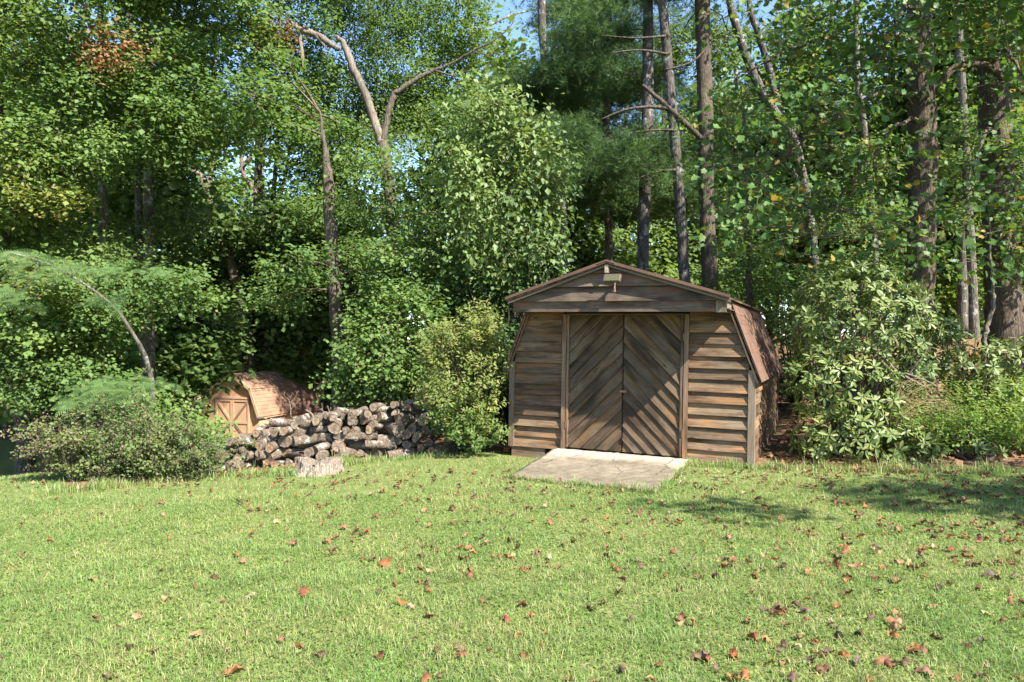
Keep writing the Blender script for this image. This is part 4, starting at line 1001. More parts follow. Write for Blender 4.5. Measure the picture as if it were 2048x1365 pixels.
for X, Y in spots:
    px = X/Y*F+1024
    if 400 < px < 690 and Y < 30: continue                # the small shed stands here
    if Y < 28 and min(np.hypot(X-(-8.5+.69*h), Y-(24.2-.72*h)) for h in range(0, 9)) < 4.3: continue
    if 1390 < px < 1450 and Y < 28: continue
    z = gz(X, Y); sc = rg.uniform(.85, 1.2)
    t = empty('woodland_tree', (X, Y, z))
    isp = 1000 < px < 1350 and rg.random() < .4
    zs = ((60, 'at the far left edge'), (200, 'behind the mimosa fronds'), (400, 'left of the small tan shed'), (600, 'behind the small tan shed'), (780, 'behind the woodpile'), (900, 'behind the broken tree'), (1060, 'behind the light green pear tree'), (1220, 'behind the dark pine boughs'), (1420, 'above the brown shed'), (1600, 'behind the leaning trunk'), (1800, 'behind the rhododendron'), (1960, 'between the two thick trunks'), (9999, 'beyond the right edge'))
    zn = next(b for a, b in zs if px < a); ci = int(rg.choice([0, 1, 2, 0, 1, 3])); far_ = 'distant' if Y > 28.5 else 'nearer'
    lk = {0: 'tall mid green', 1: 'tall light green', 2: 'high crowned green', 3: 'short yellowish'}[ci]
    tag(t, f'{far_} {lk} woodland tree {zn}' if not isp else f'{far_} dark pine {zn}', 'tree', 'woodland trees further back' if not isp else 'pines further back')
    link('trunk', trunks[n_bg % 3], t, rot=(0, 0, rg.uniform(0, 6)), scale=(sc, sc, sc*1.1))
    cm = pcr if isp else crowns[ci]
    link('crown', cm, t, (0, 0, 0 if rg.random() < .6 else -1.5), (0, 0, rg.uniform(0, 6)), (sc, sc, sc*rg.uniform(.9, 1.2)))
    n_bg += 1
# a low far wood behind everything
C = []
for X in np.arange(-75, 80, 1.6):
    for k in range(11): C.append((X+rg.uniform(-1, 1), rg.uniform(46, 56), rg.uniform(-2.5, 8.)))
C = np.array(C); V, Q, Tt = spray_leaves(rg, C, 'far', None, 2.8)
far = link('distant_wood', mk('distant_wood', V, [Tt], M['maple'])); tag(far, kind='stuff', label='distant leafy wood seen between the trunks', cat='wood')

# --- trees outside the frame on the right whose shade falls on the lawn
def yard_crown(seed, blobs):
    rng = np.random.default_rng(seed); C = np.vstack([blob_centers(rng, c, r, n)[0] for c, r, n in blobs])
    V, Q, Tt = spray_leaves(rng, C, 'maple', None, 1.3); return mk('crown', V, [Tt], M['maple'])
yt = bg_trunk(205, 6.4)
ybl = (((.5, .1, 6.0), (1.5, .9, .7), 26), ((-1.9, -.1, 6.1), (.9, .4, .35), 5), ((2.1, .2, 6.4), (1.2, .9, .8), 22), ((.6, -.2, 7.0), (1.1, .5, .5), 6))
for i, (X, Y, sc) in enumerate(((8.3, 2.6, 1.), (12.4, 4.4, 1.1), (15, 8, 1.3))):
    t = empty('yard_tree', (X, Y, gz(X, Y))); tag(t, ('yard tree with a flat spreading crown right of the lawn, nearest the camera', 'leafy yard tree right of the lawn, second from the camera', 'largest yard tree right of the lawn, furthest from the camera')[i], 'tree', 'yard trees beside the lawn')
    link('trunk', yt, t, scale=(sc*.6, sc*.6, sc)); link('crown', yard_crown(107+i, ybl), t, scale=(sc,)*3)

# ------------------------------------------------------------------ shrubs
def surface(rng, ells, n):
    """points on the outside of a union of ellipsoids: (center, radii)"""
    ar = np.array([e[1][0]*e[1][2] for e in ells]); out, nor = [], []
    while len(out) < n:
        e = ells[rng.choice(len(ells), p=ar/ar.sum())]; d = unit(rng.standard_normal(3)); p = np.array(e[0])+d*np.array(e[1])*rng.uniform(.86, 1.04)
        if p[2] < gz(p[0], p[1])+.04: continue
        if any((((p-np.array(q[0]))/np.array(q[1]))**2).sum() < .72 for q in ells): continue
        out.append(p); nor.append(unit(d/np.array(e[1])))
    return np.array(out), np.array(nor)
def in_shed(p):
    a = R(TH); x, y = p[..., 0]-SO.x, p[..., 1]-SO.y
    lx = x*math.cos(a)-y*math.sin(a); ly = x*math.sin(a)+y*math.cos(a)
    return (lx < .16) & (lx > -3.7) & (ly > -.15) & (ly < L+1.7)
def rhododendron(label, ells, base, n, seed, n_parts, inner=.5):
    rng = np.random.default_rng(seed); base = np.array([base[0], base[1], gz(base[0], base[1])-.05])
    t = empty('rhododendron', base); tag(t, label, 'shrub')
    C, nr = surface(rng, ells, n)
    C2 = []
    for e in ells:
        q = int(n*inner/len(ells)); d = unit(rng.standard_normal((q, 3))); C2.append(np.array(e[0])+d*np.array(e[1])*rng.uniform(.45, .85, (q, 1)))
    C2 = np.vstack(C2); C2 = C2[C2[:, 2] > terrain(C2[:, 0], C2[:, 1])+.05]
    Cc = np.vstack([C, C2]); nn = np.vstack([nr, unit(rng.standard_normal(C2.shape)+np.array([0, -.3, .6]))])
    ok = ~in_shed(Cc); Cc, nn = Cc[ok], nn[ok]
    ax = unit(nn+np.array([.05, -.1, .55])+.3*rng.standard_normal(nn.shape))
    m = 8; k = len(Cc)
    u = unit(np.cross(ax, rng.standard_normal(ax.shape))); v = np.cross(ax, u)
    a = np.linspace(0, 2*np.pi, m, endpoint=False)[None]+rng.uniform(-.4, .4, (k, m))
    rad = np.cos(a)[..., None]*u[:, None]+np.sin(a)[..., None]*v[:, None]
    lift = rng.uniform(-.5, .85, (k, m, 1))+rng.normal(0, .2, (k, 1, 1))
    dr = rad+ax[:, None]*lift; nm = ax[:, None]-rad*lift*.9+.15*rng.standard_normal((k, m, 3))
    P = Cc[:, None]+rad*.012
    P, nm, dr = P.reshape(-1, 3), nm.reshape(-1, 3), dr.reshape(-1, 3); sz = rng.uniform(.07, .13, len(P))
    sc = sz/P[:, 1]+.004*(np.repeat(np.arange(k) < len(C), m)); big = np.argsort(-sc)[:n_parts]; rest = np.setdiff1d(np.arange(len(P)), big)
    V, Q, Tt = leaves('rhodo', P[rest], nm[rest], dr[rest], sz[rest])
    o = link('foliage', mk('foliage', V-base, [Tt], M['rhodo']), t); o['kind'] = 'stuff'
    tv, tt = TM['rhodo']; lm = [mk('leaf', tv*np.array([s, 1, q]), [tt], M['rhodo_leaf']) for s, q in ((.9, .6), (1, 1), (1.1, 1.7))]
    n_ = unit(nm); y = unit(dr-n_*(dr*n_).sum(1, keepdims=True)); x = np.cross(y, n_)
    for i in big:
        q = link('leaf', lm[i % 3], t); q.matrix_local = Matrix.Translation(P[i]-base) @ Matrix((x[i], y[i], n_[i])).transposed().to_4x4() @ Matrix.Scale(sz[i], 4)
    roots = base+np.stack([rng.normal(0, .12, 60), rng.normal(0, .12, 60), np.zeros(60)], 1); tips = Cc[rng.choice(len(Cc), 60)]
    V, fc = join(twigs(rng, roots, tips, .022, .006, .06, 5)); o = link('stems', mk('stems', V-base, fc, M['twig'], True), t)
YR = 9.7
rhododendron('big glossy rhododendron bush against the right side of the brown shed',
    [(at(1720, 645, YR+.2), (.98, .9, .78)), (at(1700, 585, YR+.3), (.7, .7, .45)), (at(1680, 770, YR-.1), (.70, .75, .62)), (at(1705, 870, YR-.3), (.80, .7, .42)), (at(1770, 730, YR+.5), (.65, .6, .6)), (at(1790, 890, YR-.35), (.55, .5, .28))],
    at(1690, 930, YR+.1), 820, 61, 300)
rhododendron('smaller rhododendron bush at the right edge below the thick trunk',
    [(at(1935, 720, 10.6), (.55, .5, .42)), (at(2035, 730, 10.6), (.6, .5, .4)), (at(1885, 660, 10.9), (.3, .3, .3)), (at(1990, 790, 10.4), (.6, .5, .35))], at(1980, 850, 10.6), 280, 62, 120)
rhododendron('young low rhododendron shoot at the lawn edge right of the big bush', [(at(1935, 880, 9.4), (.28, .25, .2)), (at(1975, 910, 9.2), (.2, .2, .12))], at(1945, 930, 9.4), 26, 63, 60, .3)

def golden():
    rng = np.random.default_rng(71); Y = 10.7; b = ground_at(945, 900); b[2] -= .05
    t = empty('golden_shrub', b); tag(t, 'yellow green upright shrub between the woodpile and the brown shed', 'shrub')
    ells = [(at(940, 740, Y), (.62, .6, .72)), (at(960, 660, Y), (.42, .4, .32)), (at(905, 800, Y-.1), (.5, .5, .5)), (at(990, 700, Y+.15), (.35, .35, .45)), (at(880, 700, Y), (.3, .3, .3)), (at(950, 860, Y-.15), (.55, .4, .25))]
    C, nr = surface(rng, ells, 330); inn = np.vstack([np.array(e[0])+unit(rng.standard_normal((45, 3)))*np.array(e[1])*rng.uniform(.3, .85, (45, 1)) for e in ells])
    Cc = np.vstack([C, inn]); ax = unit(np.vstack([nr, rng.standard_normal(inn.shape)*.5])*.8+np.array([0, -.05, .9])+.25*rng.standard_normal((len(Cc), 3)))
    ok = ~in_shed(Cc); Cc, ax = Cc[ok], ax[ok]
    m = 22; k = len(Cc); s = rng.random((k, m, 1)); side = unit(np.cross(ax[:, None], rng.standard_normal((k, m, 3))))
    P = Cc[:, None]+ax[:, None]*(s-.5)*.34+side*.02; dr = ax[:, None]*.9+side*1.0; nm = ax[:, None]*.6+np.array([.1, -.3, .5])+.5*rng.standard_normal((k, m, 3))
    P = P.reshape(-1, 3); top = P[:, 2] > gz(b[0], b[1])
    V, Q, Tt = leaves('narrow', P[top], nm.reshape(-1, 3)[top], dr.reshape(-1, 3)[top], rng.uniform(.05, .085, int(top.sum())))
    fh = (V[Tt[:, 0], 2] < b[2]+.75+.35*rng.standard_normal(len(Tt)//2).repeat(2)).astype(int)
    fo = link('foliage', mk('foliage', V-b, [Tt], [M['golden'], M['maple_light']], fmat=fh), t); fo['kind'] = 'stuff'
    roots = b+np.stack([rng.normal(0, .15, 90), rng.normal(0, .12, 90), np.zeros(90)], 1); tips = Cc[rng.choice(len(Cc), 90)]+ax[rng.choice(len(Cc), 90)]*.05
    V, fc = join(twigs(rng, roots, tips, .012, .004, .05, 4)); link('stems', mk('stems', V-b, fc, M['twig']), t)
golden()

def leafy_shrub(name, label, ells, base, n, mat, kind, seed, keep=1.):
    rng = np.random.default_rng(seed); b = np.array([base[0], base[1], gz(base[0], base[1])-.1]); t = empty(name, b); tag(t, label, 'shrub')
    C, nr = surface(rng, ells, n); inn = np.vstack([np.array(e[0])+unit(rng.standard_normal((n//6, 3)))*np.array(e[1])*rng.uniform(.3, .9, (n//6, 1)) for e in ells])
    Cc = np.vstack([C, inn]); D = np.vstack([nr, unit(inn-b)]); ok = ~in_shed(Cc); Cc, D = Cc[ok], D[ok]
    V, Q, Tt = spray_leaves(rng, Cc, kind, D, 1., keep); fo = link('foliage', mk('foliage', V-b, [Tt], mat), t); fo['kind'] = 'stuff'
    tips = Cc[rng.choice(len(Cc), 50)]; V, fc = join(twigs(rng, [b]*50, tips, .025, .006, .05, 4)); link('stems', mk('stems', V-b, fc, M['twig']), t)
leafy_shrub('leafy_shrub', 'dense mid green shrub behind the right end of the woodpile', [(at(770, 700, 12.4), (.75, .8, .75)), (at(830, 660, 12.6), (.65, .7, .7)), (at(705, 770, 12.3), (.45, .5, .32)), (at(790, 750, 12.2), (.7, .6, .45)), (at(790, 620, 12.8), (.7, .7, .5))], at(760, 830, 12.4), 170, M['maple'], 'shrub', 81)
leafy_shrub('leafy_shrub', 'dark evergreen shrub hidden in shade behind the shed left corner', [(at(1010, 600, 13.2), (.8, .8, .9)), (at(1090, 530, 13.5), (.7, .7, .8)), (at(950, 560, 13.4), (.7, .7, .7)), (at(1000, 720, 12.6), (.6, .6, .6))], at(1020, 780, 13.2), 150, M['dark_leaf'], 'shrub', 82)
leafy_shrub('leafy_shrub', 'bright green low shrub in front of the small tan shed doors', [(at(395, 885, 10.8), (.45, .5, .33)), (at(320, 860, 10.8), (.5, .5, .42)), (at(440, 905, 10.5), (.2, .3, .2))], at(390, 920, 10.8), 110, M['maple_light'], 'shrub', 83, .8)
leafy_shrub('leafy_shrub', 'shady green undergrowth shrub at the left behind the purple stemmed bush', [(at(110, 770, 13.), (.9, .8, .6)), (at(20, 700, 13.2), (.8, .8, .8)), (at(240, 800, 12.), (.6, .6, .4))], at(120, 850, 13), 140, M['maple'], 'shrub', 84)
leafy_shrub('leafy_shrub', 'shaded green thicket seen past the mimosa trunk', [(at(340, 640, 20), (1.6, 1.2, 1.3)), (at(250, 660, 20.5), (1.4, 1.2, 1.2)), (at(400, 690, 20.5), (.9, .9, .8)), (at(330, 740, 19), (1.2, 1, .8)), (at(170, 640, 21), (1.6, 1.2, 1.4))], at(320, 800, 20), 260, M['maple'], 'far', 86)
leafy_shrub('leafy_shrub', 'sunlit green understory far behind the brown shed roof', [(at(1250, 560, 24), (1.2, 1, 1.1)), (at(1340, 500, 26), (1.3, 1, 1.2)), (at(1400, 580, 22), (1., 1, .9)), (at(1180, 520, 25), (1.2, 1, 1.3)), (at(1330, 600, 24), (1.2, 1, .8)), (at(1260, 420, 27), (1.2, 1, 1))], at(1300, 680, 24), 230, M['maple_light'], 'far', 88, .8)
for key, lst in (('p2', [(rb.uniform(1150, 1300), rb.uniform(-80, 440), rb.uniform(22, 24)) for k in range(16)]), ('p4', [(rb.uniform(1290, 1400), rb.uniform(-60, 420), rb.uniform(19, 22)) for k in range(11)])):
    T[key].blobs = [(at(*p), (1.1, 1.1, .4)) for p in lst]; T[key].crown('inner_crown', dens=24)
T['L'].blobs = [(at(rb.uniform(1290, 1460), rb.uniform(20, 420), rb.uniform(18.5, 21)), (.8, .8, .45)) for k in range(11)]; T['L'].crown('inner_crown')
leafy_shrub('leafy_shrub', 'pale sunlit foliage filling the gap above the rhododendron', [(at(1720, 470, 24), (1.5, 1.2, 1.2)), (at(1640, 520, 25), (1.3, 1, 1)), (at(1800, 520, 25), (1.4, 1, 1.2)), (at(1900, 560, 24), (1.3, 1, .9))], at(1720, 600, 24), 200, M['maple_light'], 'far', 89, .8)
leafy_shrub('leafy_shrub', 'green saplings and brush directly above the small tan shed roof', [(at(610, 660, 28.6), (1.3, .7, 1.3)), (at(420, 650, 28.6), (1.2, .7, 1.2)), (at(540, 580, 29.5), (1.6, .6, 1.0)), (at(585, 730, 28.2), (1.0, .5, .8)), (at(400, 560, 30), (1.4, .8, 1.0)), (at(650, 560, 29), (1.3, .8, 1.0))], at(560, 820, 29), 210, M['maple_light'], 'far', 90, .8)
leafy_shrub('leafy_shrub', 'green thicket on the slope between the brown shed and the rhododendron', [(at(1590, 620, 15), (1.1, 1, .9)), (at(1500, 590, 16), (.9, .9, .7)), (at(1700, 580, 16), (1.1, 1, .9)), (at(1620, 720, 13.8), (.7, .7, .7))], at(1590, 740, 15), 170, M['maple'], 'maple', 87, .7)
leafy_shrub('leafy_shrub', 'dark undergrowth shrub behind the small tan shed', [(at(610, 690, 31), (1.9, 1.2, 1.4)), (at(410, 720, 31), (1.8, 1.2, 1.2)), (at(520, 680, 32), (1.8, 1.2, 1.6)), (at(560, 600, 33), (2.2, 1.2, 1.6)), (at(440, 600, 33), (2.0, 1.2, 1.6))], at(540, 830, 32), 330, M['maple'], 'far', 85)

def wild_bush():
    rng = np.random.default_rng(91); b = ground_at(270, 975); b[1] += .5; b[2] = gz(b[0], b[1])-.03
    t = empty('wild_bush', b); tag(t, 'sprawling purple brown stemmed bush with tiny leaves at the left lawn edge', 'shrub')
    pos, nm, dr, st, tipsP, sz = [], [], [], [], [], []
    for k in range(500):
        r0 = b+np.array([rng.uniform(-1.05, .55), rng.uniform(-.25, .7), 0]); r0[2] = gz(r0[0], r0[1])
        a = rng.uniform(0, 2*np.pi); h = rng.choice([rng.uniform(.2, .6), rng.uniform(.5, .85), rng.uniform(.85, 1.3)], p=[.48, .42, .10])*(1-.22*abs(r0[0]-b[0]-.1))*(.68 if r0[0] > b[0]+.12 else 1); ln = rng.uniform(.2, .6)
        if r0[0] < b[0]-.3 and rng.random() < .45: a = rng.uniform(2.6, 3.7); ln = rng.uniform(.5, 1.0)
        d = np.array([math.cos(a), math.sin(a)*.6, 0])
        P = smooth_path([r0, r0+d*ln*.3+np.array([0, 0, h*.7]), r0+d*ln*.75+np.array([0, 0, h]), r0+d*ln*1.15+np.array([0, 0, h*.86])], 9)
        st.append(tube(P, np.linspace(.006, .002, 9), 3, cap=False))
        m = 46; u = np.sort(rng.uniform(.03, 1, m))*8; i = np.minimum(u.astype(int), 7); f = (u-i)[:, None]
        q = P[i]*(1-f)+P[i+1]*f+rng.normal(0, .03, (m, 3)); pos.append(q); dr.append(unit(P[i+1]-P[i])*.5+rng.standard_normal((m, 3))*.7); nm.append(np.array([.1, -.2, .8])+.6*rng.standard_normal((m, 3)))
        if rng.random() < .22 or a > 2.6 and a < 3.7:
            q = P[6:].repeat(8, 0)+rng.normal(0, .022, (24, 3)); tipsP.append(q)
    pos, nm, dr = np.vstack(pos), np.vstack(nm), np.vstack(dr)
    V, Q, Tt = leaves('kite', pos, nm, dr, rng.uniform(.026, .058, len(pos))); fo = link('foliage', mk('foliage', V-b, [Tt], M['wild']), t); fo['kind'] = 'stuff'
    q = np.vstack(tipsP); V, Q, Tt = leaves('kite', q, rng.standard_normal(q.shape), rng.standard_normal(q.shape), rng.uniform(.018, .034, len(q)))
    fo = link('seed_heads', mk('seed_heads', V-b, [Tt], M['purple']), t); fo['kind'] = 'stuff'
    V, fc = join(st); fo = link('stems', mk('stems', V-b, fc, M['twig']), t); fo['kind'] = 'stuff'
wild_bush()

def mimosa():
    rng = np.random.default_rng(95)
    Pm, r = path3([(305, 790, 11), (292, 720, 10), (268, 672, 8), (228, 615, 6), (170, 570, 5), (100, 530, 4), (20, 505, 3)], 11.4, 10.2)
    b = Pm[0]; t = empty('mimosa_tree', b); tag(t, 'feathery mimosa tree with flat drooping fronds leaning left', 'tree')
    V, Q, Tt = tube(Pm-b, r, 8, rng, .05); link('trunk', mk('trunk', V, [Q, Tt], M['bark_grey'], True), t)
    tw = []
    pv, pt = [], []
    n = 22                                               # one frond: pairs of pinnae with hair-fine leaflets
    for s in np.linspace(.1, 1, 10):
        for sd in (-1, 1):
            L_ = .30*math.sin(math.pi*min(1, s*.66+.24)); o = np.array([0, s, -.18*s*s]); d = unit(np.array([sd*.85, .55, -.18]))
            for w in np.linspace(.06, 1, 9):
                c = o+d*L_*w
                for q in (-1, 1):
                    e = unit(np.array([d[1]*q*-1, d[0]*q*sd*sd, 0])+d*.5); k = len(pv)
                    pv += [c-d*.006, c+d*.014, c+e*.045*(1.1-.5*w)+np.array([0, 0, -.006])]; pt.append((k, k+1, k+2))
    fr = (np.array(pv), np.array(pt))
    C = []
    for px, py, w, h, m in ((110, 535, 105, 22, 72), (30, 592, 60, 18, 38), (255, 535, 80, 14, 36), (215, 600, 46, 14, 24), (335, 542, 36, 9, 14), (50, 515, 70, 14, 36), (235, 776, 70, 14, 70), (180, 802, 42, 10, 28), (310, 764, 34, 8, 18)):
        for k in range(m):
            C.append(at(px+rng.normal()*w*.5, py+rng.normal()*h*.55, 10.1+rng.normal()*.35))
    C = np.array(C); ang = np.where(rng.random(len(C)) < .65, rng.normal(3.5, .6, len(C)), rng.uniform(0, 2*np.pi, len(C))); dr = np.stack([np.cos(ang), np.sin(ang)*.8, -.42+.16*rng.standard_normal(len(C))], 1)
    V, Q, Tt = leaves(fr, C, np.array([.1, -.35, .9])+.2*rng.standard_normal(C.shape), dr, rng.uniform(.17, .34, len(C)))
    fo = link('fronds', mk('fronds', V-b, [Tt], M['mimosa']), t); fo['kind'] = 'stuff'
    for c in C[::6]:
        a = Pm[np.argmin(((Pm-c)**2).sum(1))]
        if np.linalg.norm(a-c) < .9: tw += twigs(rng, [a], [c], .006, .003, .06, 3)
    V, fc = join(tw); fo = link('twigs', mk('twigs', V-b, fc, M['twig']), t); fo['kind'] = 'stuff'
mimosa()

# weeds and tall grass at the right lawn edge
def weeds():
    rng = np.random.default_rng(98); n = 950
    px = rng.uniform(1770, 2120, n); Y = rng.uniform(9.2, 10.8, n); x = (px-1024)/F*Y; b = np.stack([x, Y, terrain(x, Y)], 1)
    ctr = np.array([b[:, 0].mean(), b[:, 1].mean(), 0.]); ctr[2] = gz(ctr[0], ctr[1])
    pos, dr, nm = [], [], []; st = []
    for q in b:
        h = rng.uniform(.4, 1.3)*(.6+.4*(q[1]-9.2)/1.6); d = rng.normal(0, .22, 2); P = smooth_path([q, q+np.array([d[0]*.4, d[1]*.4, h*.6]), q+np.array([d[0], d[1], h])], 6)
        st.append(tube(P, np.linspace(.004, .0015, 6), 3, cap=False)); m = 20
        u = rng.uniform(.2, 1, m)*5; i = np.minimum(u.astype(int), 4); f = (u-i)[:, None]
        pos.append(P[i]*(1-f)+P[i+1]*f); dr.append(rng.standard_normal((m, 3))*np.array([1, 1, .5])+np.array([0, 0, .2])); nm.append(np.array([.1, -.2, .9])+.5*rng.standard_normal((m, 3)))
    pos, dr, nm = np.vstack(pos), np.vstack(dr), np.vstack(nm)
    V, Q, Tt = leaves('narrow', pos, nm, dr, rng.uniform(.04, .085, len(pos))); 
    o = link('weed_patch', mk('weed_patch', V-ctr, [Tt], M['weed']), None, ctr); tag(o, 'bright green weeds filling the ground right of the big rhododendron', 'weeds', kind='stuff')
    # arching dry seed stems
    t = empty('tall_grass_clump', ground_at(1800, 925)); tb = np.array(t.location); tag(t, 'arching dry brown grass stalks leaning over beside the rhododendron', 'grass clump'); parts = []; seeds = []
    for k in range(30):
        q = tb+np.array([rng.normal()*.1, .2+rng.normal()*.1, 0]); d = rng.uniform(.1, .75); h = rng.uniform(.65, 1.15)
        P = smooth_path([q, q+np.array([d*.2-.1, -.05, h*.7]), q+np.array([d*.6, -.08, h]), q+np.array([d*1.05, -.1, h*.82])], 9); parts.append(tube(P, np.linspace(.004, .0015, 9), 3, cap=False)); seeds.append(P[5:].repeat(5, 0))
    V, fc = join(parts); o = link('stalks', mk('stalks', V-tb, fc, M['dry']), t); o['kind'] = 'stuff'
    q = np.vstack(seeds); q = q+rng.normal(0, .012, q.shape); V, Q, Tt = leaves('narrow', q, rng.standard_normal(q.shape), np.array([.7, 0, -.4])+.4*rng.standard_normal(q.shape), rng.uniform(.02, .045, len(q)))
    o = link('seed_heads', mk('seed_heads', V-tb, [Tt], M['dry']), t); o['kind'] = 'stuff'
    # bare dead sticks lying in the weeds
    for i, (p, lab) in enumerate((([(1745, 690, 5), (1790, 740, 6), (1850, 775, 4)], 'bare grey dead stick leaning out of the rhododendron'), ([(1760, 760, 3), (1800, 745, 4), (1870, 770, 3)], 'thin bare dead twig crossing the dead stick beside the rhododendron'))):
        P, r = path3(p, 9.5, ground=False, n=12); V, Q, Tt = tube(P-P[0], r, 6); o = link('dead_stick', mk('dead_stick', V, [Q, Tt], M['dead'], True), None, P[0]); tag(o, lab, 'stick')
weeds()

# leaf litter under the woods
def litter():
    rng = np.random.default_rng(99); n = 9000
    px = rng.uniform(-100, 2250, n); Y = rng.uniform(8.3, 19, n); x = (px-1024)/F*Y
    ok = (Y > edge_y(x, Y)-.25) & (px > 380); x, Y = x[ok], Y[ok]; p = np.stack([x, Y, terrain(x, Y)+.012], 1)
    ok = ~in_shed(p); p = p[ok]
    V, Q, Tt = leaves('kite_wide', p, np.array([0, 0, 1.])+.45*rng.standard_normal(p.shape), rng.standard_normal(p.shape), rng.uniform(.06, .13, len(p)))
    tag(link('leaf_litter', mk('leaf_litter', V, [Tt], M['fallen'])), 'brown leaf litter under the trees', 'leaf litter', kind='stuff')
litter()

# ------------------------------------------------------------------ woodpile
def log_mesh(r, ln, rng, split=False):
    seg, m = 14, 5
    a = np.linspace(0, 2*np.pi, seg, endpoint=False); prof = 1+.07*np.sin(2*a+rng.uniform(0, 6))+.05*np.sin(3*a+rng.uniform(0, 6))+.02*rng.standard_normal(seg)
    if split: c0 = rng.uniform(0, 6.28); dd = np.cos(a-c0); prof = np.where(dd > .25, prof*.3/np.maximum(dd, .3), prof)
    V = []
    for k in range(m):
        t = k/(m-1); w = r*prof*(1+.04*rng.standard_normal(seg)*(0 < k < m-1))
        V += [(np.cos(q)*s, ln*(t-.5), np.sin(q)*s) for q, s in zip(a, w)]
    V = np.array(V); V[:, 0] += .02*ln*np.sin(V[:, 1]*4)
    i, j = np.meshgrid(np.arange(m-1), np.arange(seg), indexing='ij'); j2 = (j+1) % seg
    Q = np.stack([i*seg+j, i*seg+j2, (i+1)*seg+j2, (i+1)*seg+j], -1).reshape(-1, 4)
    k = np.arange(seg); k2 = (k+1) % seg; b0 = (m-1)*seg
    V2 = np.vstack([V, [(0, ln/2+.004, 0)]]); cap = np.stack([b0+k2, b0+k, np.full(seg, len(V))], 1)
    rim0 = V[:seg]*np.array([1, 1, 1]); rim1 = V[:seg]*np.array([.9, 1, .9]); rim2 = rim1+np.array([0, .006, 0]); q0 = len(V2); V2 = np.vstack([V2, rim0, rim1, rim2])
    rimq = np.vstack([np.stack([q0+k2, q0+k, q0+seg+k, q0+seg+k2], 1), np.stack([q0+seg+k2, q0+seg+k, q0+2*seg+k, q0+2*seg+k2], 1)])
    bark = mk('bark', V2, [np.vstack([Q, rimq]), cap], M['log_bark'], True)
    ring = V[:seg]*np.array([.9, 1, .9]); ring[:, 1] = -ln/2+.002
    EV = np.vstack([ring, [(0, -ln/2+.001, 0)]]); Tt = np.stack([k, k2, np.full(seg, seg)], 1)
    uv = EV[Tt.reshape(-1)][:, [0, 2]]/r
    return bark, mk('cut_face', EV, [Tt], M['log_end'], uv=uv)
